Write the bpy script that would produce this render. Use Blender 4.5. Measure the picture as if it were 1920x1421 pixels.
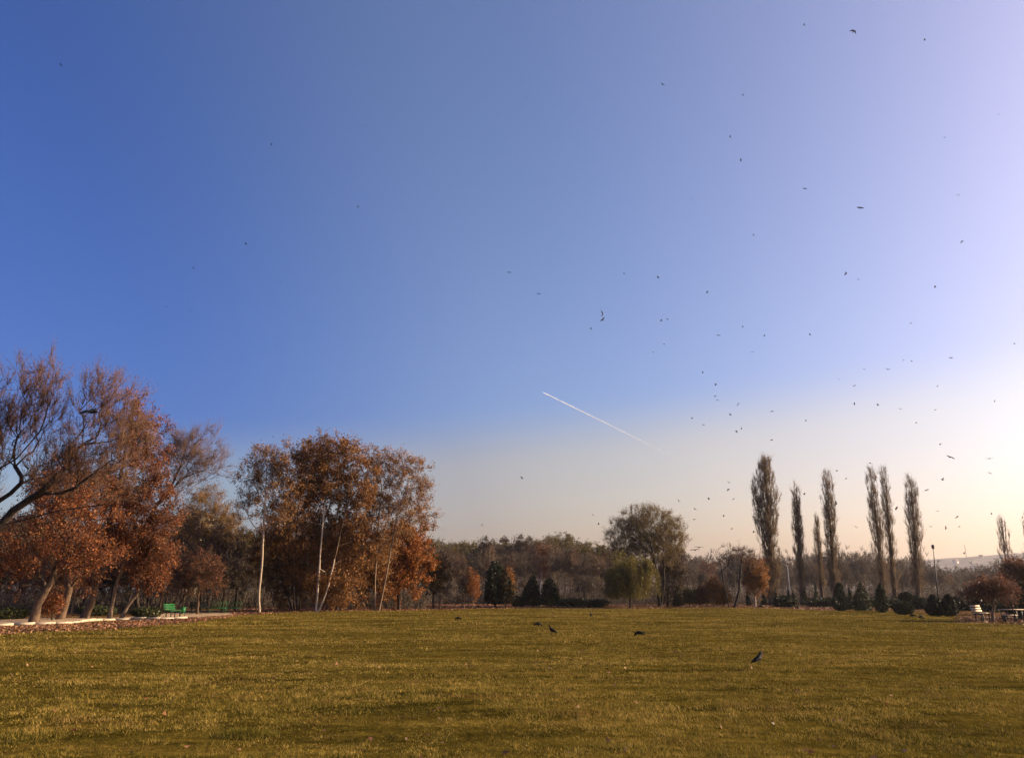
import bpy, math
import numpy as np
R = math.radians
sc = bpy.context.scene
for _o in list(bpy.data.objects): bpy.data.objects.remove(_o)
COL = sc.collection
# ------------------------------------------------------------------ camera
F, PITCH, EYE = 1450.0, R(15.4), 1.65            # focal length in photo pixels (1920 wide)
cam = bpy.data.cameras.new('camera'); camo = bpy.data.objects.new('camera', cam); COL.objects.link(camo)
cam.sensor_width = 36; cam.lens = 36 * F / 1920; cam.clip_end = 200000; cam.clip_start = 0.1
camo.location = (0, 0, EYE); camo.rotation_euler = (R(90) + PITCH, 0, 0); sc.camera = camo
# ------------------------------------------------------------------ sky, sun, exposure
AZ, EL = R(80), R(22)
SUN = np.array([math.sin(AZ) * math.cos(EL), math.cos(AZ) * math.cos(EL), math.sin(EL)])
w = bpy.data.worlds.new('World'); sc.world = w; w.use_nodes = True
nt = w.node_tree; bg = nt.nodes['Background']
sky = nt.nodes.new('ShaderNodeTexSky'); sky.sky_type = 'NISHITA'; sky.sun_disc = False
sky.sun_elevation = EL; sky.sun_rotation = AZ; sky.air_density = 1; sky.dust_density = 3; sky.ozone_density = 5
tc = nt.nodes.new('ShaderNodeTexCoord'); sep = nt.nodes.new('ShaderNodeSeparateXYZ')
nt.links.new(tc.outputs['Generated'], sep.inputs[0])
# a low warm layer of autumn haze all round the horizon, a little deeper towards the sun
dot = nt.nodes.new('ShaderNodeVectorMath'); dot.operation = 'DOT_PRODUCT'; dot.inputs[1].default_value = tuple(SUN)
nt.links.new(tc.outputs['Generated'], dot.inputs[0])
edge = nt.nodes.new('ShaderNodeMath'); edge.operation = 'MULTIPLY_ADD'; edge.inputs[1].default_value = -0.09; 
nt.links.new(dot.outputs['Value'], edge.inputs[0]); nt.links.new(sep.outputs[2], edge.inputs[2])
mr = nt.nodes.new('ShaderNodeMapRange'); mr.interpolation_type = 'SMOOTHSTEP'
mr.inputs[1].default_value = 0.132; mr.inputs[2].default_value = 0.218; mr.inputs[3].default_value = 1; mr.inputs[4].default_value = 0
nt.links.new(edge.outputs[0], mr.inputs[0])
tint = nt.nodes.new('ShaderNodeMix'); tint.data_type = 'RGBA'
tint.inputs[6].default_value = (1, 1, 1, 1); tint.inputs[7].default_value = (1.48, 1.12, 0.84, 1)
nt.links.new(mr.outputs[0], tint.inputs[0])
cm2 = nt.nodes.new('ShaderNodeMapRange'); cm2.inputs[1].default_value = -0.3; cm2.inputs[2].default_value = 0.9; nt.links.new(dot.outputs['Value'], cm2.inputs[0])
cr2 = nt.nodes.new('ShaderNodeValToRGB'); cr2.color_ramp.elements.new(0.5); cr2.color_ramp.elements.new(0.5)
for e_, (p_, c_) in zip(cr2.color_ramp.elements, [(0.06, (2.8, 1.9, 1.1)), (0.38, (1.64, 1.14, 0.76)), (0.62, (1.60, 1.20, 0.81)), (0.84, (1.18, 1.13, 0.90))]): e_.position = p_; e_.color = (*c_, 1)
nt.links.new(cm2.outputs[0], cr2.inputs[0]); nt.links.new(cr2.outputs[0], tint.inputs[7])
mul = nt.nodes.new('ShaderNodeMix'); mul.data_type = 'RGBA'; mul.blend_type = 'MULTIPLY'; mul.inputs[0].default_value = 1
cmap = nt.nodes.new('ShaderNodeMapRange'); cmap.inputs[1].default_value = -0.3; cmap.inputs[2].default_value = 0.9   # deep blue away from the sun, milky towards it
nt.links.new(dot.outputs['Value'], cmap.inputs[0])
crp = nt.nodes.new('ShaderNodeValToRGB'); crp.color_ramp.interpolation = 'EASE'; crp.color_ramp.elements.new(0.5)
for e_, (p_, c_) in zip(crp.color_ramp.elements, [(0.10, (0.46, 0.57, 0.94)), (0.5, (1.09, 0.97, 1.05)), (0.9, (1.36, 1.05, 1.06))]): e_.position = p_; e_.color = (*c_, 1)
nt.links.new(cmap.outputs[0], crp.inputs[0])
mul0 = nt.nodes.new('ShaderNodeMix'); mul0.data_type = 'RGBA'; mul0.blend_type = 'MULTIPLY'; mul0.inputs[0].default_value = 1
nt.links.new(sky.outputs[0], mul0.inputs[6]); nt.links.new(crp.outputs[0], mul0.inputs[7])
nt.links.new(mul0.outputs[2], mul.inputs[6]); nt.links.new(tint.outputs[2], mul.inputs[7])
nt.links.new(mul.outputs[2], bg.inputs[0]); bg.inputs[1].default_value = 0.106
sl = bpy.data.lights.new('sun', 'SUN'); sl.energy = 5.0; sl.angle = R(0.6); sl.color = (1, 0.77, 0.48)
so = bpy.data.objects.new('sun', sl); COL.objects.link(so)
from mathutils import Vector
so.rotation_euler = Vector(tuple(SUN)).to_track_quat('Z', 'Y').to_euler(); so.location = (60, 30, 40)
vs = sc.view_settings; vs.view_transform = 'Standard'; vs.look = 'None'; vs.exposure = 0.75; vs.gamma = 1
sc.render.engine = 'CYCLES'; cy = sc.cycles
cy.use_denoising = True; cy.max_bounces = 5; cy.diffuse_bounces = 3; cy.volume_bounces = 1; cy.transmission_bounces = 3
cy.transparent_max_bounces = 8; cy.use_adaptive_sampling = True; cy.adaptive_threshold = 0.02
try:
    cy.denoiser = 'OPENIMAGEDENOISE'; cy.denoising_input_passes = 'RGB_ALBEDO_NORMAL'; cy.denoising_prefilter = 'ACCURATE'
except Exception: pass
# ------------------------------------------------------------------ places
cp, sp = math.cos(PITCH), math.sin(PITCH)
def ray(px, py):
    x, z = (px - 960) / F, (710.5 - py) / F
    return np.array([x, cp - z * sp, sp + z * cp])
def at(px, py, Y):                        # the point seen at a photo pixel, at world depth Y
    d = ray(px, py); t = Y / d[1]
    return np.array([d[0] * t, Y, EYE + d[2] * t])
def gp(px, py):                           # the ground point seen at a photo pixel
    d = ray(px, py); t = -EYE / d[2]
    return np.array([d[0] * t, d[1] * t, 0.0])
def mpp(Y, z=3): return (Y * cp + (z - EYE) * sp) / F       # metres per photo pixel
def hgt(x, y):
    x = np.asarray(x, float); y = np.asarray(y, float)
    a = (0.035 * np.sin(0.29 * x + 1.3 * np.sin(0.17 * y)) + 0.03 * np.sin(0.41 * y + 1.1 * np.sin(0.13 * x + 1)) +
         0.018 * np.sin(0.9 * x + 0.5 * y + 2) + 0.018 * np.sin(1.15 * y - 0.35 * x + 1.7 * np.sin(0.21 * x)))
    return a * np.clip((170 - np.hypot(x, y)) / 60, 0, 1)
_lat = np.random.default_rng(3).random((256, 256))
def vnoise(x, y, s, o=0):                 # smooth value noise 0..1
    x = np.asarray(x) / s + 37.7 * (o + 1); y = np.asarray(y) / s + 91.3 * (o + 1)
    i, j = np.floor(x).astype(int), np.floor(y).astype(int); fx, fy = x - i, y - j
    fx, fy = fx * fx * (3 - 2 * fx), fy * fy * (3 - 2 * fy)
    g = lambda a, b: _lat[a & 255, b & 255]
    return (g(i, j) * (1 - fx) + g(i + 1, j) * fx) * (1 - fy) + (g(i, j + 1) * (1 - fx) + g(i + 1, j + 1) * fx) * fy
# ------------------------------------------------------------------ materials
MATS = {}
def new_mat(name):
    m = bpy.data.materials.new(name); m.use_nodes = True; MATS[name] = m
    return m, m.node_tree, m.node_tree.nodes['Principled BSDF']
def ramp(nt, cols, interp='LINEAR'):
    n = nt.nodes.new('ShaderNodeValToRGB'); cr = n.color_ramp; cr.interpolation = interp
    while len(cr.elements) < len(cols): cr.elements.new(0.5)
    for e, (p, c) in zip(cr.elements, cols): e.position = p; e.color = (*c, 1)
    return n
def noise(nt, scale, coord, detail=3, rough=0.55, vec=None):
    n = nt.nodes.new('ShaderNodeTexNoise'); n.inputs['Scale'].default_value = scale
    n.inputs['Detail'].default_value = detail; n.inputs['Roughness'].default_value = rough
    if vec is not None:
        mp = nt.nodes.new('ShaderNodeMapping'); mp.inputs['Scale'].default_value = vec
        nt.links.new(coord, mp.inputs[0]); coord = mp.outputs[0]
    nt.links.new(coord, n.inputs['Vector']); return n
def plain(name, col, rough=0.6, var=0.25, scale=8, metal=0, bump=0.0, spec=0.3):
    m, t, b = new_mat(name)
    co = t.nodes.new('ShaderNodeTexCoord').outputs['Object']
    n = noise(t, scale, co, 4)
    lo = tuple(c * (1 - var) for c in col); hi = tuple(min(1, c * (1 + var)) for c in col)
    r = ramp(t, [(0.3, lo), (0.7, hi)]); t.links.new(n.outputs[0], r.inputs[0]); t.links.new(r.outputs[0], b.inputs['Base Color'])
    b.inputs['Roughness'].default_value = rough; b.inputs['Metallic'].default_value = metal; b.inputs['Specular IOR Level'].default_value = spec
    if bump:
        bp = t.nodes.new('ShaderNodeBump'); bp.inputs['Strength'].default_value = bump; bp.inputs['Distance'].default_value = 0.03
        t.links.new(n.outputs[0], bp.inputs['Height']); t.links.new(bp.outputs[0], b.inputs['Normal'])
    return m
def bark(name, lo, hi, birch=False):
    m, t, b = new_mat(name); co = t.nodes.new('ShaderNodeTexCoord').outputs['Object']
    n = noise(t, 3.0, co, 5, 0.65, (3, 3, 0.6) if not birch else (0.6, 0.6, 3.5))
    r = ramp(t, [(0.33, lo), (0.62, hi)] if not birch else [(0.30, lo), (0.40, hi), (1.0, tuple(min(1, c * 1.1) for c in hi))])
    t.links.new(n.outputs[0], r.inputs[0]); t.links.new(r.outputs[0], b.inputs['Base Color'])
    b.inputs['Roughness'].default_value = 0.85; b.inputs['Specular IOR Level'].default_value = 0.15
    bp = t.nodes.new('ShaderNodeBump'); bp.inputs['Strength'].default_value = 0.6; bp.inputs['Distance'].default_value = 0.03
    t.links.new(n.outputs[0], bp.inputs['Height']); t.links.new(bp.outputs[0], b.inputs['Normal'])
    return m
def leafmat(name, cols, trans=0.3, clump=0.5):
    m, t, b = new_mat(name)
    at_ = t.nodes.new('ShaderNodeAttribute'); at_.attribute_name = 'rnd'
    r = ramp(t, [(i / (len(cols) - 1), c) for i, c in enumerate(cols)]); t.links.new(at_.outputs['Fac'], r.inputs[0])
    co = t.nodes.new('ShaderNodeTexCoord').outputs['Object']
    n = noise(t, 0.8, co, 2); r2 = ramp(t, [(0.35, (1 - clump * 0.5,) * 3), (0.65, (1 + clump * 0.35,) * 3)])
    t.links.new(n.outputs[0], r2.inputs[0])
    mx = t.nodes.new('ShaderNodeMix'); mx.data_type = 'RGBA'; mx.blend_type = 'MULTIPLY'; mx.inputs[0].default_value = 1
    t.links.new(r.outputs[0], mx.inputs[6]); t.links.new(r2.outputs[0], mx.inputs[7])
    t.links.new(mx.outputs[2], b.inputs['Base Color']); b.inputs['Roughness'].default_value = 0.55; b.inputs['Specular IOR Level'].default_value = 0.25
    tr = t.nodes.new('ShaderNodeBsdfTranslucent'); t.links.new(mx.outputs[2], tr.inputs[0])
    ms = t.nodes.new('ShaderNodeMixShader'); ms.inputs[0].default_value = trans
    t.links.new(b.outputs[0], ms.inputs[1]); t.links.new(tr.outputs[0], ms.inputs[2])
    t.links.new(ms.outputs[0], t.nodes['Material Output'].inputs[0]); return m
bark('bark_dark', (0.018, 0.013, 0.010), (0.055, 0.040, 0.030))
bark('bark_brown', (0.05, 0.033, 0.022), (0.16, 0.105, 0.065))
bark('bark_grey', (0.09, 0.066, 0.045), (0.28, 0.20, 0.13))
bark('bark_pale', (0.10, 0.072, 0.05), (0.46, 0.36, 0.255), birch=True)
bark('bark_twig', (0.075, 0.042, 0.028), (0.17, 0.10, 0.065))
bark('bark_poplar_twig', (0.12, 0.078, 0.045), (0.26, 0.175, 0.10))
bark('bark_wood_twig', (0.058, 0.043, 0.029), (0.14, 0.104, 0.070))
bark('bark_poplar', (0.045, 0.032, 0.020), (0.14, 0.095, 0.055))
leafmat('leaf_maple', [(0.065, 0.022, 0.010), (0.14, 0.043, 0.015), (0.26, 0.085, 0.024), (0.42, 0.165, 0.05)], 0.3, 0.9)
leafmat('leaf_russet', [(0.09, 0.035, 0.018), (0.18, 0.065, 0.028), (0.26, 0.11, 0.045)])
leafmat('leaf_birch', [(0.14, 0.060, 0.018), (0.26, 0.11, 0.028), (0.36, 0.17, 0.045), (0.42, 0.26, 0.09)])
leafmat('leaf_poplar_brown', [(0.09, 0.040, 0.013), (0.19, 0.082, 0.021), (0.31, 0.130, 0.031), (0.40, 0.20, 0.055)])
leafmat('leaf_tan', [(0.12, 0.075, 0.034), (0.20, 0.128, 0.058), (0.29, 0.19, 0.088)], 0.5)
leafmat('leaf_orange', [(0.19, 0.06, 0.014), (0.31, 0.105, 0.02), (0.42, 0.17, 0.036)])
leafmat('leaf_gold', [(0.15, 0.082, 0.020), (0.27, 0.148, 0.032), (0.37, 0.215, 0.056)])
leafmat('leaf_olive', [(0.06, 0.048, 0.012), (0.12, 0.09, 0.02), (0.20, 0.14, 0.035)])
leafmat('leaf_willow', [(0.07, 0.065, 0.008), (0.16, 0.135, 0.017), (0.30, 0.225, 0.034)])
leafmat('leaf_brown', [(0.042, 0.029, 0.019), (0.075, 0.051, 0.032), (0.125, 0.084, 0.05)])
leafmat('leaf_scrub', [(0.030, 0.022, 0.016), (0.052, 0.039, 0.028), (0.085, 0.063, 0.044)])
leafmat('leaf_olive_gold', [(0.12, 0.088, 0.022), (0.22, 0.16, 0.038), (0.33, 0.235, 0.065)])
leafmat('leaf_muted_orange', [(0.17, 0.068, 0.018), (0.29, 0.12, 0.028), (0.38, 0.19, 0.05)])
leafmat('leaf_fir', [(0.008, 0.012, 0.005), (0.020, 0.026, 0.009), (0.060, 0.060, 0.018)], 0.1)
leafmat('leaf_thuja', [(0.014, 0.024, 0.008), (0.030, 0.042, 0.012), (0.085, 0.075, 0.022)], 0.12)
leafmat('leaf_litter', [(0.08, 0.035, 0.020), (0.19, 0.075, 0.035), (0.30, 0.13, 0.06), (0.36, 0.22, 0.12)], 0.1)
plain('green_paint', (0.012, 0.13, 0.032), 0.45, 0.15, 20)
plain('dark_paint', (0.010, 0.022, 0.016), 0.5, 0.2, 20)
plain('wire_green', (0.03, 0.19, 0.05), 0.45, 0.2, 20)
plain('cream_wood', (0.62, 0.47, 0.34), 0.6, 0.15, 14)
plain('dark_iron', (0.022, 0.020, 0.020), 0.55, 0.2, 20)
plain('kerb_white', (0.50, 0.40, 0.28), 0.8, 0.2, 6, bump=0.3)
plain('path_earth', (0.38, 0.26, 0.15), 0.95, 0.28, 1.6, bump=0.2)
plain('crow_black', (0.007, 0.007, 0.008), 0.65, 0.3, 30, spec=0.12)
plain('crow_leg', (0.02, 0.018, 0.017), 0.6, 0.2, 30)
plain('pole_dark', (0.07, 0.055, 0.045), 0.6, 0.2, 5)
plain('pole_pale', (0.45, 0.42, 0.38), 0.6, 0.15, 5)
plain('lamp_glass', (0.10, 0.085, 0.07), 0.3, 0.2, 5)
plain('building_cream', (0.62, 0.50, 0.34), 0.85, 0.08, 2)
plain('building_trim', (0.70, 0.62, 0.48), 0.8, 0.08, 2)
plain('window_glass', (0.05, 0.06, 0.07), 0.12, 0.2, 2, spec=0.6)
plain('house_wall', (0.62, 0.58, 0.52), 0.85, 0.1, 0.3)
plain('house_roof', (0.25, 0.14, 0.10), 0.8, 0.2, 0.5)
plain('hill_cover', (0.10, 0.085, 0.075), 0.95, 0.5, 0.03)
# ------------------------------------------------------------------ mesh helpers
def obj(name, V, Fc, mat, parent=None, smooth=True, rnd=None, loc=None):
    me = mesh_data(name, V, Fc, mat, smooth, rnd)
    o = bpy.data.objects.new(name, me); COL.objects.link(o)
    if parent is not None: o.parent = parent
    if loc is not None: o.location = tuple(loc)
    return o
def mesh_data(name, V, Fc, mat, smooth=True, rnd=None):
    """Fc: one int array (n,3) or (n,4), or a list of such arrays."""
    if not isinstance(Fc, list): Fc = [Fc]
    Fc = [np.asarray(f, np.int32) for f in Fc if len(f)]
    V = np.asarray(V, np.float32)
    me = bpy.data.meshes.new(name); me.vertices.add(len(V)); me.vertices.foreach_set('co', V.ravel())
    nl = sum(f.size for f in Fc); npol = sum(len(f) for f in Fc)
    me.loops.add(nl); me.polygons.add(npol)
    me.loops.foreach_set('vertex_index', np.concatenate([f.ravel() for f in Fc]))
    sizes = np.concatenate([np.full(len(f), f.shape[1], np.int32) for f in Fc])
    me.polygons.foreach_set('loop_start', np.concatenate([[0], np.cumsum(sizes)[:-1]]).astype(np.int32))
    if smooth: me.polygons.foreach_set('use_smooth', np.ones(npol, bool))
    if rnd is not None:
        a = me.attributes.new('rnd', 'FLOAT', 'FACE'); a.data.foreach_set('value', np.asarray(rnd, np.float32))
    me.materials.append(MATS[mat]); me.update(); me.validate()
    return me
def tag(o, label=None, cat=None, group=None, kind=None):
    if label: o['label'] = label
    if cat: o['category'] = cat
    if group: o['group'] = group
    if kind: o['kind'] = kind
    return o
def empty(name, loc, label, cat, group=None, rz=0.0):
    o = bpy.data.objects.new(name, None); COL.objects.link(o); o.location = tuple(loc); o.rotation_euler = (0, 0, rz)
    o.empty_display_size = 0.3
    return tag(o, label, cat, group)
def copy_tree(root, loc, rz=0.0, s=(1, 1, 1), label=None, group=None):
    c = root.copy(); COL.objects.link(c); c.location = tuple(loc); c.rotation_euler = (0, 0, rz); c.scale = s
    if label: c['label'] = label
    if group: c['group'] = group
    for ch in root.children:
        k = ch.copy(); COL.objects.link(k); k.parent = c
        for g in ch.children:
            q = g.copy(); COL.objects.link(q); q.parent = k
    return c
def nrm(v): return v / np.maximum(np.linalg.norm(v, axis=-1, keepdims=True), 1e-9)
def tubes(P0, P1, r0, r1, d0, d1, n):
    """many tapered tubes at once; the end rings stand square to d0 and d1"""
    m = len(P0); ref = np.array([0.6, 0.79, 0.11])
    def ring(P, r, d):
        u = nrm(np.cross(d, ref)); v = np.cross(d, u)
        a = np.arange(n) * 2 * math.pi / n
        return P[:, None] + r[:, None, None] * (u[:, None] * np.cos(a)[None, :, None] + v[:, None] * np.sin(a)[None, :, None])
    V = np.concatenate([ring(P0, r0, d0), ring(P1, r1, d1)], 1).reshape(-1, 3)
    b = (np.arange(m) * 2 * n)[:, None]; k = np.arange(n)[None]; k2 = (np.arange(n) + 1)[None] % n
    Fq = np.stack([b + k, b + k2, b + n + k2, b + n + k], -1).reshape(-1, 4)
    return V, Fq
def cones(P0, P1, r, d):
    m = len(P0); u = nrm(np.cross(d, np.array([0.6, 0.79, 0.11]))); v = np.cross(d, u); a = np.arange(3) * 2 * math.pi / 3
    ring = P0[:, None] + r[:, None, None] * (u[:, None] * np.cos(a)[None, :, None] + v[:, None] * np.sin(a)[None, :, None])
    V = np.concatenate([ring, P1[:, None]], 1).reshape(-1, 3); b = (np.arange(m) * 4)[:, None]
    return V, np.stack([np.concatenate([b + k, b + (k + 1) % 3, b + 3], 1) for k in range(3)], 1).reshape(-1, 3)
def merge(parts):
    Vs, Fs, o = [], [], 0
    for V, f in parts:
        if len(V) == 0: continue
        Vs.append(V); Fs.append(np.asarray(f) + o); o += len(V)
    return np.concatenate(Vs), Fs
def box(x0, x1, y0, y1, z0, z1):
    V = np.array([[x, y, z] for z in (z0, z1) for y in (y0, y1) for x in (x0, x1)], float)
    return V, np.array([[0, 2, 3, 1], [4, 5, 7, 6], [0, 1, 5, 4], [2, 6, 7, 3], [0, 4, 6, 2], [1, 3, 7, 5]])
def bar(p, q, r0, r1=None, n=8):
    p, q = np.array([p], float), np.array([q], float); d = nrm(q - p); r1 = r0 if r1 is None else r1
    V, f = tubes(p, q, np.array([r0]), np.array([r1]), d, d, n)
    V = np.concatenate([V, p, q]); k = np.arange(n); k2 = (k + 1) % n
    t = np.concatenate([np.stack([k2, k, np.full(n, 2 * n)], 1), np.stack([n + k, n + k2, np.full(n, 2 * n + 1)], 1)])
    return V, [f, t]
def merge_l(parts):                       # merge where each part's faces may be a list
    Vs, Fs, o = [], [], 0
    for V, fl in parts:
        for f in (fl if isinstance(fl, list) else [fl]): Fs.append(np.asarray(f) + o)
        Vs.append(V); o += len(V)
    q = [f for f in Fs if f.shape[1] == 4]; t = [f for f in Fs if f.shape[1] == 3]
    return np.concatenate(Vs), [np.concatenate(x) for x in (q, t) if x]
def leaves(C, size, g, aspect=0.7, axis=None, jit=1.0):
    """small pointed leaves; axis = preferred long direction"""
    n = len(C); a = g.normal(size=(n, 3))
    if axis is not None: a = axis + a * jit
    a = nrm(a); b = nrm(np.cross(a, g.normal(size=(n, 3)))); c = np.cross(a, b)
    s = (size * g.uniform(0.65, 1.3, n))[:, None]
    V = np.stack([C - a * s * 0.45 + b * s * aspect * 0.5, C - a * s * 0.45 - b * s * aspect * 0.5, C + a * s * 0.6 + c * s * 0.1], 1).reshape(-1, 3)
    return V, np.arange(3 * n).reshape(-1, 3), g.random(n)
# ------------------------------------------------------------------ trees
def lump(d, g, amp, fr=2.4):
    k = g.normal(size=(6, 3)) * fr; ph = g.uniform(0, 6.28, 6)
    return 1 + amp * np.cos(d @ k.T + ph).sum(1) / 2.4
def sample_blobs(blobs, n, g, amp=0.22, shell=2.4):
    vol = np.array([b[3] * b[4] * b[5] for b in blobs]) ** 0.8; cnt = np.maximum(3, (n * vol / vol.sum()).astype(int))
    out = []
    for b, c in zip(blobs, cnt):
        d = nrm(g.normal(size=(c, 3))); r = g.random(c) ** (1 / shell) * np.clip(lump(d, g, amp), 0.5, 1.5)
        out.append(np.array(b[:3]) + d * r[:, None] * np.array(b[3:6]))
    P = np.concatenate(out); return P[P[:, 2] > 0.35]
def skeleton(polys, targets, g, bf=0.35, zs=1.0, step=0.5, wob=0.06):
    P, par, L = [], [], []
    S = np.array([1, 1, zs])
    for pl in polys:
        pl = np.array(pl, float); pts = [pl[0]]
        for a, b in zip(pl[:-1], pl[1:]):
            k = max(1, int(np.linalg.norm(b - a) / step))
            for i in range(1, k + 1):
                pts.append(a + (b - a) * i / k + (g.normal(size=3) * wob * min(1, step) if i < k else 0))
        prev = -1
        for i, p in enumerate(pts):
            if i == 0 and P:
                dd = np.linalg.norm(np.array(P) - p, axis=1); j = int(dd.argmin())
                if dd[j] < 1.2 and p[2] > 0.3: prev = j; continue
            P.append(p); par.append(prev); L.append(0 if prev < 0 else L[prev] + np.linalg.norm((p - P[prev]) * S)); prev = len(P) - 1
    n0 = len(P); T = targets; m = len(T)
    Pn = np.array(P); cost = np.full(m, 1e9); who = np.zeros(m, int); Ts = T * S
    ok0 = [i for i in range(n0) if Pn[i, 2] > 0.25 * max(0.1, Pn[:, 2].max())] or list(range(n0))
    for i in ok0:
        c = np.linalg.norm(Ts - Pn[i] * S, axis=1); c = c * 1.0 + bf * L[i]
        # a branch seldom runs steeply down
        c = c + 0.6 * np.maximum(0, Pn[i, 2] - T[:, 2])
        k = c < cost; cost[k] = c[k]; who[k] = i
    alive = np.ones(m, bool)
    for _ in range(m):
        j = int(np.where(alive, cost, 1e9).argmin()); alive[j] = False
        p = who[j]; P.append(T[j]); par.append(p); l = L[p] + np.linalg.norm((T[j] - P[p]) * S); L.append(l); idx = len(P) - 1
        c = np.linalg.norm(Ts - Ts[j], axis=1) + bf * l + 0.6 * np.maximum(0, T[j, 2] - T[:, 2])
        k = alive & (c < cost); cost[k] = c[k]; who[k] = idx
    # smooth long edges into curves
    NP, NPar, mp, D = [], [], {}, []
    for i in range(len(P)):
        p = P[i]; pa = par[i]
        if pa < 0:
            mp[i] = len(NP); NP.append(p); NPar.append(-1); D.append(np.array([0, 0, 1.0])); continue
        q = mp[pa]; a = NP[q]; e = p - a; ln = np.linalg.norm(e) + 1e-9; k = max(1, int(ln / (step * 1.3))) if i >= n0 else 1
        k = min(k, 5); t0 = (D[q] * 0.75 + e / ln * 0.25) * ln; t1 = e
        prev = q
        for s_ in range(1, k + 1):
            t = s_ / k
            h = (2*t**3 - 3*t**2 + 1) * a + (t**3 - 2*t**2 + t) * t0 + (-2*t**3 + 3*t**2) * p + (t**3 - t**2) * t1
            if s_ < k: h = h + g.normal(size=3) * wob * ln * 0.35
            NP.append(h); NPar.append(prev); dd = h - NP[prev]; D.append(dd / (np.linalg.norm(dd) + 1e-9)); prev = len(NP) - 1
        mp[i] = prev
    return np.array(NP), np.array(NPar), np.array(D)
def build_tree(root, polys, blobs, g, n=300, rbase=0.2, rtip=0.012, bf=0.35, zs=1.0, step=0.5, amp=0.22, shell=2.4,
               bark_m='bark_brown', limb_m=None, twig_m='bark_twig', twn=4, twl=(0.4, 0.9), twr=0.006, up=0.4, spread=0.7, sub=2,
               leaf_m=None, lpt=6, lsize=0.1, aspect=0.7, ldroop=0.2, ljit=0.12, bare_top=None, wob=0.06, flare=0.5, foliage='foliage', tthr=0.035):
    T = sample_blobs(blobs, n, g, amp, shell)
    P, par, D = skeleton(polys, T, g, bf, zs, step, wob)
    N = len(P); kids = np.zeros(N, int)
    for i in range(N):
        if par[i] >= 0: kids[par[i]] += 1
    tips = max(2, (kids == 0).sum()); e = max(1.6, math.log(tips) / math.log(max(1.5, rbase / rtip)))
    A = np.zeros(N)
    for i in range(N - 1, -1, -1):
        if kids[i] == 0: A[i] = rtip ** e
        if par[i] >= 0: A[par[i]] += A[i]
    rad = A ** (1 / e)
    rad = rad * (1 + flare * np.exp(-np.maximum(P[:, 2], 0) / 0.35) * (rad > rbase * 0.3))
    ei = np.where(par >= 0)[0]; pi = par[ei]
    nd = D.copy(); big = {}
    cont = np.zeros(N, bool)
    order = ei[np.argsort(-rad[ei], kind='stable')]
    for i in order:
        if par[i] not in big: big[par[i]] = i; cont[i] = True
    for p_, c_ in big.items(): nd[p_] = D[p_] + D[c_] if par[p_] >= 0 else D[c_]
    nd = nrm(nd)
    d0 = np.where(cont[ei][:, None], nd[pi], D[ei]); d1 = nd[ei]
    r0 = np.where(cont[ei], rad[pi], np.minimum(rad[pi] * 0.9, rad[ei] * 1.15)); r1 = rad[ei]
    thick = r0 > max(tthr, rbase * 0.22)
    lo = np.minimum(P[pi][:, 2], P[ei][:, 2])
    def part(name, mask, nn, mat, extra=()):
        ps = []
        if mask.any(): ps.append(tubes(P[pi[mask]], P[ei[mask]], r0[mask], r1[mask], d0[mask], d1[mask], nn))
        ps += list(extra)
        if ps:
            V, Fl = merge(ps); obj(name, V, Fl, mat, root)
    part('trunk', thick, 7, bark_m)
    # twigs from every thin node
    thin = np.where((rad < max(0.03, rtip * 2.6)) & (P[:, 2] > 0.3))[0]
    extra = []; leafC = np.zeros((0, 3)); leafA = np.zeros((0, 3))
    if len(thin) and twn > 0:
        wt = np.where(kids[thin] == 0, 2.0, 0.7); cnt = g.poisson(twn * wt); src = np.repeat(thin, cnt)
        def sprout(S0, dirs, l, spread_, upb):
            d = nrm(dirs + g.normal(size=dirs.shape) * spread_ + np.array([0, 0, upb]))
            mid = S0 + d * l[:, None] * 0.5; d2 = nrm(d + np.array([0, 0, upb * 0.5]) + g.normal(size=d.shape) * 0.22)
            return d, mid, d2, mid + d2 * l[:, None] * 0.5
        S0 = P[src]; l = g.uniform(twl[0], twl[1], len(src))
        d, mid, d2, end = sprout(S0, D[src], l, spread, up)
        rr = np.full(len(src), twr)
        extra += [tubes(S0, mid, rr * 1.3, rr, d, d2, 3), cones(mid, end, rr * 1.15, d2)]
        tw = [(S0, mid), (mid, end)]
        if sub:
            b = np.repeat(np.arange(len(src)), sub); f = g.uniform(0.25, 0.95, len(b))[:, None]
            B0 = np.where(f < 0.5, S0[b] + (mid - S0)[b] * f * 2, mid[b] + (end - mid)[b] * (f * 2 - 1))
            lb = l[b] * g.uniform(0.3, 0.6, len(b)); dd = nrm(d2[b] + g.normal(size=(len(b), 3)) * spread * 0.9 + np.array([0, 0, up * 0.6]))
            B1 = B0 + dd * lb[:, None]; rb = np.full(len(b), twr * 0.8)
            extra.append(cones(B0, B1, rb * 1.15, dd)); tw.append((B0, B1))
        if leaf_m:
            A0 = np.concatenate([t[0] for t in tw]); A1 = np.concatenate([t[1] for t in tw])
            cl = g.poisson(lpt / (1 + 0.7 * sub), len(A0))
            if bare_top is not None:
                z0, z1, keep = bare_top
                cl = np.where(g.random(len(A0)) < np.clip((z1 - A0[:, 2]) / (z1 - z0), keep, 1), cl, 0)
            s_ = np.repeat(np.arange(len(A0)), cl); f = g.random(len(s_))[:, None]
            leafC = A0[s_] + (A1 - A0)[s_] * f + g.normal(size=(len(s_), 3)) * ljit
    part('crown', ~thick, 3, limb_m or (bark_m if bark_m != 'bark_pale' else 'bark_brown'))
    if extra:
        V, Fl = merge(extra); obj('twigs', V, Fl, twig_m, root)
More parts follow.
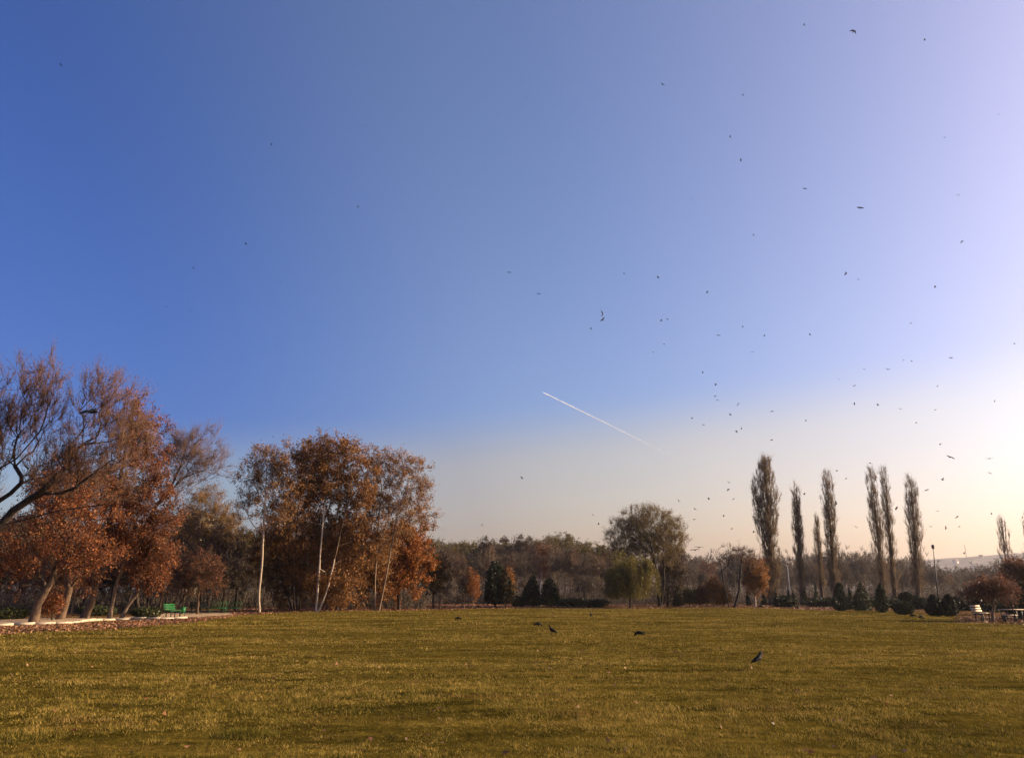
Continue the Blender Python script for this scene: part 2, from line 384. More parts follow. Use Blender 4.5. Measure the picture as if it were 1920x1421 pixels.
    if leaf_m and len(leafC):
        V, Fl, rn = leaves(leafC, lsize, g, aspect, np.array([0, 0, -ldroop * 3]), 1.0)
        obj(foliage, V, Fl, leaf_m, root, smooth=False, rnd=rn)
def ptree(name, label, base, polys, blobs, D=None, cat='tree', group=None, seed=1, depth=0.85, **kw):
    """a tree given by photo pixels: base, main limbs and crown masses (cx, cy, rx, ry[, depth offset])"""
    g = np.random.default_rng(seed)
    if D is None: G = gp(*base); 
    else: G = at(base[0], 1110, D)
    G = np.array([G[0], G[1], float(hgt(G[0], G[1]))]); Y = G[1]
    def loc(px, py, dy=0):
        p = at(px, py, Y + dy) - G
        return p
    pl = []
    for k, q in enumerate(polys):
        pts = [loc(*p) for p in q]
        if k == 0 or q[0][1] >= base[1] - 2: pts[0] = np.array([pts[0][0], pts[0][1], -0.05])
        if k > 0 and q[0][1] >= base[1] - 2: pts = [np.array([0, 0, -0.05])] + [pts[0] * [1, 1, 0] + [0, 0, 0.12]] + pts[1:]
        pl.append(pts)
    bl = []
    for b in blobs:
        c = loc(b[0], b[1], b[4] if len(b) > 4 else 0); m = mpp(Y, c[2])
        bl.append((*c, b[2] * m, b[2] * m * depth, b[3] * m))
    root = empty(name, G, label, cat, group)
    build_tree(root, pl, bl, g, **kw)
    return root
def conifer(root, h, r, g, n=2500, mat='leaf_fir', size=0.2, shape='cone', zb=0.05, lumpy=0.2, trunk_r=0.08, tilt=0.4, power=1.0, trunk_m='bark_dark'):
    """a dense evergreen: small flat sprays all through a lumpy cone or egg, on a stem"""
    V, f = bar((0, 0, -0.05), (0, 0, h * 0.92), trunk_r, 0.01, 7); obj('trunk', V, f, trunk_m, root)
    u = g.random(n); th = g.uniform(0, 2 * math.pi, n)
    if shape == 'cone': z = zb + (1 - zb) * (1 - np.sqrt(1 - u * 0.995)); prof = (1 - z) ** power * np.clip((z - zb) / 0.06 + 0.35, 0, 1)
    else: z = zb + (1 - zb) * u; q = (z - zb) / (1 - zb); prof = np.sqrt(np.clip(1 - (2 * q - 1) ** 2, 0, 1)) ** 0.8 * (1.25 - 0.85 * q if shape == 'egg' else 1)
    d = np.stack([np.cos(th), np.sin(th), np.zeros(n)], 1)
    lm = np.clip(lump(np.stack([np.cos(th) * 1.2, np.sin(th) * 1.2, z * h / max(r, 0.3) * 0.8], 1), g, lumpy, 2.2), 0.55, 1.5)
    rr = r * prof * lm * g.random(n) ** 0.28
    C = d * rr[:, None]; C[:, 2] = z * h
    ax = d * (1 - tilt) + np.array([0, 0, tilt])
    V, f, rn = leaves(C, size, g, 0.55, ax * 1.6, 1.0); obj('foliage', V, f, mat, root, smooth=False, rnd=rn)
def pconifer(name, label, base, top, rpx, seed, cat='conifer', group=None, D=None, **kw):
    g = np.random.default_rng(seed); G = gp(*base) if D is None else at(base[0], 1110, D)
    G = np.array([G[0], G[1], float(hgt(G[0], G[1]))]); h = at(base[0], top, G[1])[2] - G[2]; r = rpx * mpp(G[1], 1)
    root = empty(name, G, label, cat, group); conifer(root, h, r, g, **kw); return root
# ================================================================== the ground
BND = [(-300, 1176), (0, 1176), (200, 1166), (355, 1163), (480, 1151), (620, 1146), (800, 1143), (1000, 1140.5), (1240, 1139.5), (1450, 1140.5),
       (1560, 1144), (1640, 1146), (1720, 1150), (1800, 1156), (1860, 1164), (1920, 1166), (2200, 1170)]
_bu = np.array([gp(*b)[0] / gp(*b)[1] for b in BND]); _by = np.array([gp(*b)[1] for b in BND])
def lawn_edge(x, y): return np.interp(np.asarray(x) / np.maximum(y, 1.0), _bu, _by)
def axis_pts(a, b, st, far0, far1):
    mid = np.arange(a, b, st); up_, dn = [b], [a]; s = st
    while up_[-1] < far1: s *= 1.18; up_.append(up_[-1] + s)
    s = st
    while dn[-1] > far0: s *= 1.18; dn.append(dn[-1] - s)
    return np.concatenate([dn[::-1][:-1], mid, up_])
gx, gy = axis_pts(-60, 75, 0.75, -2300, 2300), axis_pts(1, 105, 0.75, -350, 2300)
X, Y = np.meshgrid(gx, gy); nx, ny = len(gx), len(gy)
Z = hgt(X, Y)
V = np.stack([X, Y, Z], -1).reshape(-1, 3)
ii = (np.arange(ny - 1)[:, None] * nx + np.arange(nx - 1)[None]).ravel()
Fg = np.stack([ii, ii + 1, ii + nx + 1, ii + nx], 1)
m, t, b = new_mat('ground_soil')
geo = t.nodes.new('ShaderNodeNewGeometry').outputs['Position']
la = t.nodes.new('ShaderNodeAttribute'); la.attribute_name = 'lawn'
n1 = noise(t, 0.35, geo, 5, 0.6); n2 = noise(t, 5.0, geo, 4, 0.7); n3 = noise(t, 0.9, geo, 3, 0.6, (0.35, 1.6, 1))
g1 = ramp(t, [(0.3, (0.028, 0.023, 0.004)), (0.5, (0.080, 0.057, 0.009)), (0.72, (0.155, 0.105, 0.018))]); t.links.new(n3.outputs[0], g1.inputs[0])
g2 = ramp(t, [(0.3, (0.55,) * 3), (0.7, (1.25,) * 3)]); t.links.new(n2.outputs[0], g2.inputs[0])
mg = t.nodes.new('ShaderNodeMix'); mg.data_type = 'RGBA'; mg.blend_type = 'MULTIPLY'; mg.inputs[0].default_value = 1
t.links.new(g1.outputs[0], mg.inputs[6]); t.links.new(g2.outputs[0], mg.inputs[7])
l1 = ramp(t, [(0.3, (0.05, 0.032, 0.018)), (0.55, (0.12, 0.065, 0.030)), (0.75, (0.20, 0.115, 0.05))]); t.links.new(n2.outputs[0], l1.inputs[0])
ed = t.nodes.new('ShaderNodeMath'); ed.operation = 'MULTIPLY_ADD'; ed.inputs[1].default_value = 0.9; t.links.new(n1.outputs[0], ed.inputs[0]); t.links.new(la.outputs['Fac'], ed.inputs[2])
em = t.nodes.new('ShaderNodeMapRange'); em.inputs[1].default_value = 0.78; em.inputs[2].default_value = 1.05; t.links.new(ed.outputs[0], em.inputs[0])
mx = t.nodes.new('ShaderNodeMix'); mx.data_type = 'RGBA'; t.links.new(em.outputs[0], mx.inputs[0]); t.links.new(l1.outputs[0], mx.inputs[6]); t.links.new(mg.outputs[2], mx.inputs[7])
t.links.new(mx.outputs[2], b.inputs['Base Color']); b.inputs['Roughness'].default_value = 1.0; b.inputs['Specular IOR Level'].default_value = 0.0
bp = t.nodes.new('ShaderNodeBump'); bp.inputs['Strength'].default_value = 0.8; bp.inputs['Distance'].default_value = 0.06
t.links.new(n2.outputs[0], bp.inputs['Height']); t.links.new(bp.outputs[0], b.inputs['Normal'])
ground = obj('ground', V, Fg, 'ground_soil'); tag(ground, kind='structure')
ye = lawn_edge(V[:, 0], V[:, 1]); lawn = np.clip(0.5 + (ye - V[:, 1]) / 6.0, 0, 1); lawn[V[:, 1] < 1] = 1
av = ground.data.attributes.new('lawn', 'FLOAT', 'POINT'); av.data.foreach_set('value', lawn.astype(np.float32))
# ------------------------------------------------------------------ grass blades
def grassmat(name, greener=0.0, cols=None):
    m, t, b = new_mat(name)
    geo = t.nodes.new('ShaderNodeNewGeometry').outputs['Position']
    a = t.nodes.new('ShaderNodeAttribute'); a.attribute_name = 'rnd'
    n1 = noise(t, 0.55, geo, 4, 0.68, (0.5, 1.3, 1)); n2 = noise(t, 2.6, geo, 3, 0.65)
    n0 = noise(t, 0.16, geo, 3, 0.6, (0.6, 1.5, 1))
    sa = t.nodes.new('ShaderNodeMath'); sa.operation = 'MULTIPLY_ADD'; sa.inputs[1].default_value = 0.9; t.links.new(n0.outputs[0], sa.inputs[0]); t.links.new(n1.outputs[0], sa.inputs[2])
    s = t.nodes.new('ShaderNodeMath'); s.operation = 'ADD'; t.links.new(sa.outputs[0], s.inputs[0]); t.links.new(n2.outputs[0], s.inputs[1])
    s2 = t.nodes.new('ShaderNodeMath'); s2.operation = 'MULTIPLY_ADD'; s2.inputs[1].default_value = 0.5; t.links.new(a.outputs['Fac'], s2.inputs[0]); t.links.new(s.outputs[0], s2.inputs[2])
    mr = t.nodes.new('ShaderNodeMapRange'); mr.inputs[1].default_value = 1.24 + greener; mr.inputs[2].default_value = 2.14 + greener; t.links.new(s2.outputs[0], mr.inputs[0])
    r_ = ramp(t, cols or [(0.0, (0.030, 0.034, 0.006)), (0.22, (0.098, 0.085, 0.014)), (0.5, (0.26, 0.19, 0.038)), (0.75, (0.40, 0.28, 0.066)), (1.0, (0.52, 0.37, 0.125))])
    t.links.new(mr.outputs[0], r_.inputs[0]); n4 = noise(t, 0.8, geo, 4, 0.65, (0.8, 1.5, 3)); mb = t.nodes.new('ShaderNodeMapRange'); mb.inputs[1].default_value = 0.5; mb.inputs[2].default_value = 0.68; mb.inputs[4].default_value = 0.65
    t.links.new(n4.outputs[0], mb.inputs[0]); r = t.nodes.new('ShaderNodeMix'); r.data_type = 'RGBA'; r.inputs[7].default_value = (0.17, 0.095, 0.030, 1); t.links.new(mb.outputs[0], r.inputs[0]); t.links.new(r_.outputs[0], r.inputs[6])
    t.links.new(r.outputs[2], b.inputs['Base Color']); b.inputs['Roughness'].default_value = 0.8; b.inputs['Specular IOR Level'].default_value = 0.04
    tr = t.nodes.new('ShaderNodeBsdfTranslucent'); t.links.new(r.outputs[2], tr.inputs[0])
    ms = t.nodes.new('ShaderNodeMixShader'); ms.inputs[0].default_value = 0.3; t.links.new(b.outputs[0], ms.inputs[1]); t.links.new(tr.outputs[0], ms.inputs[2])
    t.links.new(ms.outputs[0], t.nodes['Material Output'].inputs[0])
grassmat('grass_blades'); grassmat('grass_green', 0.0, [(0.0, (0.065, 0.062, 0.010)), (0.5, (0.15, 0.125, 0.020)), (1.0, (0.33, 0.25, 0.06))])
def blades(x, y, z, h, wd, g, lean=0.55):
    n = len(x); B = np.stack([x, y, z], 1); th = g.uniform(0, 2 * math.pi, n)
    s = np.stack([np.cos(th), np.sin(th), np.zeros(n)], 1) * (wd * 0.5)[:, None]
    ph = g.uniform(0, 2 * math.pi, n); k = np.abs(g.normal(0, lean, n))
    top = B + np.stack([np.cos(ph) * k * h, np.sin(ph) * k * h, h], 1)
    V = np.stack([B - s * 1.3, B + s * 1.3, top], 1).reshape(-1, 3)
    return V, np.arange(3 * n).reshape(-1, 3), g.random(n)
g = np.random.default_rng(11); NB = 880000
u = g.uniform(-0.86, 0.86, NB); yy = np.exp(g.uniform(math.log(6.2), math.log(96), NB)); xx = u * yy
ye = lawn_edge(xx, yy); keep = (yy < ye + g.normal(0, 1.0, NB)) | (g.random(NB) < 0.12)
tuft = 0.24 * vnoise(xx, yy, 1.5, 3) + 0.38 * vnoise(xx, yy, 0.30) + 0.38 * vnoise(xx, yy, 0.11, 1)
keep &= g.random(NB) < np.clip(3.0 * tuft - 0.85, 0.10, 1)
xx, yy, tuft = xx[keep], yy[keep], tuft[keep]
h = (0.012 + 0.062 * tuft ** 2) * g.uniform(0.6, 1.4, len(xx)) * (0.75 + 0.6 * vnoise(xx, yy, 2.2, 2)) * (1 + np.clip(yy - 20, 0, 60) / 60)
wd = 0.0055 * (yy / 8) ** 0.8 * g.uniform(0.7, 1.4, len(xx))
V, f, rn = blades(xx, yy, hgt(xx, yy) - 0.004, h, wd, g, 0.8)
o = obj('grass', V, f, 'grass_blades', smooth=False, rnd=rn); tag(o, 'short dry olive and straw coloured lawn grass', 'grass', kind='stuff')
# one clump of longer green grass close by
G = gp(462, 1372); n = 850; q = nrm(g.normal(size=(n, 2))) * (g.random(n) ** 0.7)[:, None]
x_, y_ = G[0] + q[:, 0] * 0.42, G[1] + q[:, 1] * 0.26
V, f, rn = blades(x_ - G[0], y_ - G[1], hgt(x_, y_), (0.05 + 0.08 * g.random(n)) * (1.15 - np.hypot(q[:, 0], q[:, 1]) * 0.6), np.full(n, 0.008), g, 0.9)
o = obj('grass_clump', V, f, 'grass_green', smooth=False, rnd=rn, loc=G); tag(o, 'clump of longer pale green grass in the near lawn', 'grass')
# ------------------------------------------------------------------ path, kerb, litter
def strip(name, mat, near, far, lift=0.012, k=10):
    """a flat sheet between two rows of photo ground points, lying on the ground"""
    A = np.array([gp(*p) for p in near]); B = np.array([gp(*p) for p in far])
    s = np.linspace(0, 1, 30); ta = np.linspace(0, 1, len(A)); tb = np.linspace(0, 1, len(B))
    A = np.stack([np.interp(s, ta, A[:, i]) for i in (0, 1)], 1); B = np.stack([np.interp(s, tb, B[:, i]) for i in (0, 1)], 1)
    rows = np.stack([A + (B - A) * j / k for j in range(k + 1)])
    V = np.concatenate([rows.reshape(-1, 2), (hgt(rows[..., 0], rows[..., 1]) + lift).reshape(-1, 1)], 1)
    ii = (np.arange(k)[:, None] * 30 + np.arange(29)[None]).ravel()
    return tag(obj(name, V, np.stack([ii, ii + 1, ii + 31, ii + 30], 1), mat), kind='structure')
KERB = [(-120, 1176), (0, 1171), (60, 1170), (130, 1168), (195, 1162.5), (240, 1161.5), (300, 1162), (356, 1160)]
strip('path', 'path_earth', [(x, y - 1.2) for x, y in KERB] + [(400, 1156), (450, 1151)], [(-120, 1160), (120, 1158), (250, 1155), (300, 1150), (380, 1146), (450, 1146.5)])
kp = np.array([gp(*p) for p in KERB]); seg = np.linalg.norm(np.diff(kp, axis=0), axis=1); cum = np.concatenate([[0], np.cumsum(seg)])
kerb = bpy.data.objects.new('kerb', None); COL.objects.link(kerb); tag(kerb, kind='structure')
g = np.random.default_rng(5); s = 0.0
while s < cum[-1] - 0.5:
    ln = 0.98; a = np.array([np.interp(s, cum, kp[:, i]) for i in range(3)]); c = np.array([np.interp(s + ln - 0.03, cum, kp[:, i]) for i in range(3)])
    d = nrm(c - a); nn = np.array([-d[1], d[0], 0]); hh = 0.11 + g.normal(0, 0.02); za = float(hgt(a[0], a[1])); zc = float(hgt(c[0], c[1])); bv = 0.02
    Vk = []
    for p, z in ((a, za), (c, zc)):
        for off, zz in ((-0.08, -0.06), (-0.08, hh - bv), (-0.08 + bv, hh), (0.08 - bv, hh), (0.08, hh - bv), (0.08, -0.06)):
            Vk.append(p + nn * off + np.array([0, 0, z + zz]))
    Fk = [[i, (i + 1) % 6, 6 + (i + 1) % 6, 6 + i] for i in range(6)]
    me_q = np.array(Fk); caps = np.array([[0, 5, 4, 1], [1, 4, 3, 2], [6, 7, 10, 11], [7, 8, 9, 10]])
    obj('kerb_stone', np.array(Vk), [me_q, caps], 'kerb_white', kerb, smooth=False); s += 1.0
def litter(name, label, poly_px, n, size, seed, mat='leaf_litter', fade=None):
    g = np.random.default_rng(seed); pts = []
    near, far = poly_px; t_ = g.random(n); a = g.random(n) if fade is None else g.random(n) ** fade
    A = np.array([gp(*p) for p in near]); B = np.array([gp(*p) for p in far])
    ta, tb = np.linspace(0, 1, len(A)), np.linspace(0, 1, len(B))
    P0 = np.stack([np.interp(t_, ta, A[:, i]) for i in (0, 1)], 1); P1 = np.stack([np.interp(t_, tb, B[:, i]) for i in (0, 1)], 1)
    P = P1 + (P0 - P1) * a[:, None] + g.normal(0, 0.25, (n, 2))
    kp_ = vnoise(P[:, 0], P[:, 1], 1.3, 4) + g.random(n) * 0.5 > 0.45; P = P[kp_]; n = len(P)
    C = np.stack([P[:, 0], P[:, 1], hgt(P[:, 0], P[:, 1]) + 0.015 + 0.035 * g.random(n)], 1)
    ax = g.normal(size=(n, 3)); ax[:, 2] *= 0.25
    V, f, rn = leaves(C, size, g, 0.8, ax * 4, 0.5)
    return tag(obj(name, V, f, mat, smooth=False, rnd=rn), label, 'leaves', kind='stuff')
litter('fallen_leaves', 'brown fallen leaves scattered along the white kerb', ([(-60, 1190), (200, 1183), (420, 1160)], [(-60, 1177), (130, 1172), (240, 1165), (360, 1163), (470, 1148)]), 8000, 0.11, 21, fade=1.6)
litter('fallen_leaves', 'carpet of orange fallen leaves under the tall birches', ([(440, 1151), (620, 1147), (760, 1144), (1000, 1140)], [(440, 1140), (620, 1132), (860, 1130), (1000, 1133)]), 26000, 0.17, 22)
litter('fallen_leaves', 'pale dry leaves and straw along the far lawn edge', ([(1000, 1141), (1240, 1140), (1450, 1141.5), (1560, 1145)], [(1000, 1134), (1240, 1133), (1450, 1134), (1560, 1137)]), 6000, 0.16, 23)
litter('fallen_leaves', 'brown fallen leaves under the small russet tree', ([(1800, 1166), (1920, 1172), (1990, 1174)], [(1800, 1158), (1920, 1158), (1990, 1158)]), 3500, 0.10, 24)
litter('fallen_leaves', 'a few stray leaves scattered over the open lawn', ([(-40, 1430), (960, 1430), (1960, 1430)], [(-40, 1190), (960, 1150), (1960, 1180)]), 900, 0.06, 25, fade=1.3)
strip('path', 'path_earth', [(1845, 1161), (1880, 1161), (1990, 1165)], [(1845, 1157.5), (1880, 1157), (1990, 1158)])
# ================================================================== trees on the left
ptree('willow_tree', 'big bare willow leaning in from the edge, heavy dark limbs and fine purple twigs', (-150, 1190),
      [[(-150, 1190), (-140, 1130), (-100, 1060), (-50, 1020), (0, 985), (25, 957), (50, 940), (75, 925), (100, 900), (120, 880), (140, 845)],
       [(-100, 1060), (-70, 960, 1), (-30, 905, .5), (0, 878), (30, 860), (55, 832), (75, 808), (115, 772)],
       [(75, 808), (90, 760), (85, 720)],
       [(-50, 1020), (-20, 955), (0, 938), (20, 925), (40, 905), (60, 898), (100, 893), (140, 893)],
       [(0, 985), (30, 978), (80, 965), (110, 957), (145, 953), (200, 945)],
       [(75, 925), (110, 925), (140, 915), (165, 895), (192, 875)]],
      [(70, 770, 55, 85), (190, 800, 75, 90), (20, 790, 60, 90), (85, 720, 30, 45), (190, 735, 45, 35), (130, 880, 90, 60), (240, 850, 45, 75), (-60, 850, 80, 120), (-130, 950, 90, 80)],
      seed=2, n=1250, rbase=0.26, rtip=0.0075, flare=0.3, bf=0.3, step=0.4, bark_m='bark_dark', twn=6, twl=(0.35, 0.95), twr=0.0048, up=0.9, spread=0.42, sub=2,
      leaf_m='leaf_russet', lpt=2.6, lsize=0.05, amp=0.35, ljit=0.03)
MAP = dict(twn=4, twl=(0.35, 0.8), twr=0.007, up=0.1, spread=0.8, sub=2, leaf_m='leaf_maple', lpt=8.0, lsize=0.105, aspect=0.85, bark_m='bark_brown', limb_m='bark_dark', rtip=0.012, amp=0.35)
ptree('maple_tree', 'orange maple with thick leaning sunlit trunk beside the white kerb', (63, 1166),
      [[(63, 1166), (70, 1135), (85, 1108), (97, 1090), (102, 1070), (113, 1042), (131, 1008)],
       [(98, 1084), (118, 1072), (145, 1063), (190, 1058)], [(131, 1008), (150, 1002), (185, 1010)], [(92, 1075), (78, 1050), (70, 1020)]],
      [(95, 1010, 80, 55), (30, 1060, 55, 50), (150, 1040, 60, 45), (-20, 1030, 60, 70), (105, 950, 70, 45)], seed=3, n=330, rbase=0.21, **MAP)
ptree('maple_tree', 'orange maple with crooked dark trunk close behind the leaning maple', (112, 1161),
      [[(112, 1161), (122, 1135), (130, 1105), (126, 1080), (133, 1050), (138, 1000)], [(130, 1105), (146, 1085), (160, 1060)]],
      [(145, 950, 75, 65), (100, 905, 60, 45), (165, 1030, 50, 45)], seed=4, n=280, rbase=0.2, **MAP)
ptree('maple_tree', 'tallest orange maple, its russet top standing out against the blue sky', (158, 1158),
      [[(158, 1158), (172, 1130), (178, 1105), (174, 1085), (190, 1040), (205, 980), (225, 900), (240, 820), (246, 760)], [(178, 1105), (200, 1060), (230, 1020)]],
      [(215, 930, 70, 75), (250, 830, 40, 75), (262, 800, 34, 38), (245, 760, 20, 30), (190, 1020, 50, 50), (275, 870, 40, 40)], seed=5, n=460, rbase=0.22, **MAP)
ptree('maple_tree', 'slim pale stemmed maple with orange leaves, between the kerb and the green bench', (205, 1158),
      [[(205, 1158), (210, 1135), (216, 1105), (222, 1085), (235, 1040), (250, 990)]],
      [(250, 985, 62, 60), (262, 1055, 50, 50), (285, 920, 40, 50)], seed=6, n=280, rbase=0.11, **{**MAP, 'bark_m': 'bark_grey'})
ptree('maple_tree', 'slender maple leaning towards the green bench, low orange leaves', (227, 1158),
      [[(227, 1158), (240, 1135), (256, 1115), (268, 1080), (285, 1040)]],
      [(295, 1030, 42, 50), (285, 1085, 38, 28), (315, 970, 30, 45)], seed=7, n=190, rbase=0.10, **{**MAP, 'bark_m': 'bark_grey', 'lpt': 5})
ptree('bare_tree', 'bare tree with dark limbs fanning fine twigs over the golden willow', (262, 1150),
      [[(262, 1150), (256, 1090), (262, 1010), (288, 955), (318, 922)], [(318, 922), (345, 895), (390, 878)], [(318, 922), (333, 885), (348, 845)], [(333, 885), (362, 845)],
       [(300, 985), (330, 980), (362, 965)]],
      [(365, 855, 55, 55), (335, 885, 45, 60), (395, 880, 32, 32), (330, 840, 28, 36)], D=59,
      seed=8, n=520, rbase=0.13, rtip=0.008, bark_m='bark_dark', twn=6, twl=(0.5, 1.2), twr=0.0055, up=0.3, spread=0.4, sub=2, leaf_m='leaf_russet', lpt=0.5, lsize=0.05)
ptree('bare_tree', 'crooked dark tree with long level boughs behind the green bench', (372, 1146),
      [[(372, 1146), (374, 1090), (371, 1042)], [(371, 1042), (395, 1025), (420, 1012)], [(371, 1042), (350, 1015), (312, 1017)], [(371, 1050), (385, 1000), (432, 985)]],
      [(370, 1000, 55, 40), (410, 1030, 45, 40), (340, 1040, 45, 40), (380, 1075, 50, 35)],
      seed=9, n=260, rbase=0.16, bark_m='bark_dark', twn=4, twl=(0.4, 0.9), up=0.2, spread=0.7, leaf_m='leaf_brown', lpt=3, lsize=0.08)
ptree('willow_tree', 'golden willow crown rising between the bare tree and the white birch', (385, 1140),
      [[(385, 1140), (388, 1060), (385, 1000)]], [(388, 965, 45, 48), (360, 1000, 40, 40), (415, 1000, 35, 40)], D=85,
      seed=10, n=420, rbase=0.22, twn=5, twl=(0.6, 1.3), up=-0.25, spread=0.7, leaf_m='leaf_gold', lpt=14, lsize=0.12, aspect=0.4, bark_m='bark_brown')
BIR = dict(wob=0.02, bark_m='bark_pale', limb_m='bark_grey', twn=4.5, twl=(0.4, 0.95), twr=0.007, up=0.35, spread=0.65, sub=2, rtip=0.012, aspect=0.85)
ptree('birch_tree', 'white trunked birch standing alone at the lawn edge, thin airy crown', (487, 1149),
      [[(487, 1149), (486, 1110), (491, 1060), (494, 1000), (497, 940), (500, 880), (502, 850)], [(494, 1000), (475, 985), (462, 960)], [(496, 960), (515, 935)]],
      [(505, 865, 42, 34), (480, 905, 40, 38), (525, 900, 42, 45), (470, 945, 30, 32), (520, 965, 40, 40)],
      seed=11, n=300, rbase=0.085, flare=0.25, leaf_m='leaf_birch', lpt=4.0, lsize=0.12, **BIR)
DEN = dict(wob=0.025, twn=4, twl=(0.45, 1.0), twr=0.008, up=0.25, spread=0.75, sub=2, rtip=0.013, leaf_m='leaf_poplar_brown', lsize=0.14, aspect=0.85)
ptree('poplar_tree', 'many stemmed brown poplar fanning from one base beside the white birch', (555, 1146),
      [[(548, 1146), (538, 1110), (522, 1062), (515, 1000)], [(552, 1146), (548, 1090), (540, 1040), (545, 960)], [(556, 1146), (553, 1080), (556, 1000), (560, 920)],
       [(560, 1146), (568, 1090), (580, 1030), (598, 950)], [(562, 1146), (582, 1075), (605, 1020)]],
      [(535, 1000, 60, 75, 1.5), (570, 930, 55, 70, 1.5), (505, 1050, 48, 60, 2), (560, 1060, 60, 60, 2), (590, 880, 40, 45, 1), (535, 1100, 50, 32, 2.5)], seed=12, n=600, rbase=0.10, bark_m='bark_dark', lpt=7.5, **DEN)
ptree('poplar_tree', 'tallest brown leaved poplar of the group, two pale stems forming a V', (594, 1148),
      [[(592, 1148), (597, 1090), (601, 1030), (606, 975), (612, 910), (618, 860)], [(598, 1148), (612, 1110), (625, 1060), (638, 1000), (652, 945), (664, 905)]],
      [(612, 846, 44, 30), (645, 848, 44, 30), (575, 860, 36, 36), (620, 915, 68, 60, 1.5), (655, 1000, 55, 75, 2), (600, 1030, 55, 75, 2), (670, 925, 48, 60, 1), (630, 1085, 65, 42, 2), (605, 1105, 55, 30, 3)],
      seed=13, n=880, rbase=0.105, flare=0.25, lpt=7.5, bare_top=(13.0, 16.5, .35), **{**DEN, 'bark_m': 'bark_pale', 'limb_m': 'bark_brown', 'tthr': 0.062})
ptree('poplar_tree', 'short stubby tree with brown leaves low between the pale poplar stems', (632, 1145),
      [[(632, 1145), (630, 1110), (636, 1070)]], [(645, 1050, 42, 48, 1.5), (685, 1045, 36, 60, 1.5), (615, 1095, 35, 30), (690, 1095, 42, 36, 2)], seed=14, n=340, rbase=0.12, bark_m='bark_dark', lpt=8, **DEN)
ptree('birch_tree', 'wide airy birch with golden leaves at the open end of the group', (706, 1146),
      [[(702, 1146), (703, 1090), (707, 1030), (710, 970), (716, 910)], [(711, 1146), (722, 1090), (735, 1020), (745, 965), (765, 905)], [(707, 1040), (735, 1000), (770, 970)]],
      [(720, 880, 36, 36), (760, 885, 38, 36), (785, 925, 26, 38), (795, 975, 24, 28), (750, 960, 50, 55), (705, 935, 36, 60), (690, 865, 24, 28), (715, 1020, 40, 50, 1.5)],
      seed=15, n=520, rbase=0.10, flare=0.25, leaf_m='leaf_birch', lpt=4.0, lsize=0.12, **{**BIR, 'bark_m': 'bark_grey'})
ptree('poplar_tree', 'bright orange leaved tree at the foot of the airy birch', (748, 1143),
      [[(748, 1143), (747, 1110), (750, 1060), (755, 1010)]], [(745, 1050, 50, 55), (775, 1060, 32, 55), (720, 1080, 36, 40), (765, 1010, 34, 30)],
      seed=16, n=360, rbase=0.13, twn=4, twl=(0.45, 1.0), up=0.25, spread=0.7, leaf_m='leaf_orange', lpt=11, lsize=0.15, aspect=0.85, bark_m='bark_dark')
ptree('shrub', 'small russet shrub at the foot of the leaning maple', (98, 1163), [[(98, 1163), (98, 1150)]], [(98, 1138, 16, 20)], cat='shrub',
      seed=17, n=60, rbase=0.03, rtip=0.006, step=0.2, twn=4, twl=(0.15, 0.4), leaf_m='leaf_maple', lpt=5, lsize=0.11, bark_m='bark_dark')
for k, (bx, by, tp, rp, lab) in enumerate([(275, 1158, 1138, 27, 'low dark spreading shrub between slender maple and green bench'),
                                          (20, 1160, 1138, 40, 'dark green low shrub in shade behind the leaning trunk'),
                                          (180, 1153, 1135, 30, 'low dark shrub behind the tallest orange maple trunk')]):
    pconifer('shrub', lab, (bx, by), tp, rp, 40 + k, cat='shrub', shape='round', n=1800, mat='leaf_thuja', size=0.16, trunk_r=0.03, zb=0.0)
# ================================================================== middle of the lawn edge
ptree('young_tree', 'small dark leaved young tree, first of a close pair beyond the orange tree', (813, 1141), [[(813, 1141), (812, 1100), (810, 1060)]], [(812, 1080, 17, 38)],
      seed=51, n=110, rbase=0.08, rtip=0.01, twn=4, twl=(0.3, 0.6), leaf_m='leaf_olive', lpt=9, lsize=0.14, bark_m='bark_dark')
ptree('young_tree', 'small reddish brown young tree, second of a close pair beyond the orange tree', (825, 1141), [[(825, 1141), (826, 1100), (826, 1050)]], [(830, 1075, 20, 42)],
      seed=52, n=120, rbase=0.08, rtip=0.01, twn=4, twl=(0.3, 0.6), leaf_m='leaf_brown', lpt=8, lsize=0.13, bark_m='bark_grey')
ptree('young_tree', 'thin young tree with pale orange leaves left of the broad dark conifer', (886, 1141), [[(886, 1141), (886, 1110), (885, 1080)]], [(887, 1105, 13, 28)],
      seed=53, n=80, rbase=0.04, rtip=0.008, twn=3, twl=(0.25, 0.5), leaf_m='leaf_orange', lpt=5, lsize=0.12, bark_m='bark_grey')
ptree('young_tree', 'thin half bare sapling beside the pale orange young tree', (870, 1141), [[(870, 1141), (871, 1110), (872, 1065)]], [(871, 1095, 12, 36)],
      seed=54, n=70, rbase=0.04, rtip=0.008, twn=3, twl=(0.25, 0.5), leaf_m='leaf_brown', lpt=4, lsize=0.12, bark_m='bark_grey')
pconifer('juniper_tree', 'broad dark green conifer, its sunward edge lit orange', (928, 1139), 1046, 36, 55, n=7000, mat='leaf_fir', size=0.24, shape='cone', lumpy=0.55, zb=0.08, power=0.7, trunk_r=0.14)  # needle tones are mixed evenly all round; the orange edge is sunlight
ptree('young_tree', 'orange brown young tree pressed against the broad dark conifer', (948, 1139), [[(948, 1139), (949, 1100), (948, 1085)]], [(950, 1100, 14, 32)],
      seed=56, n=90, rbase=0.05, rtip=0.008, twn=4, twl=(0.3, 0.6), leaf_m='leaf_poplar_brown', lpt=7, lsize=0.13, bark_m='bark_dark')
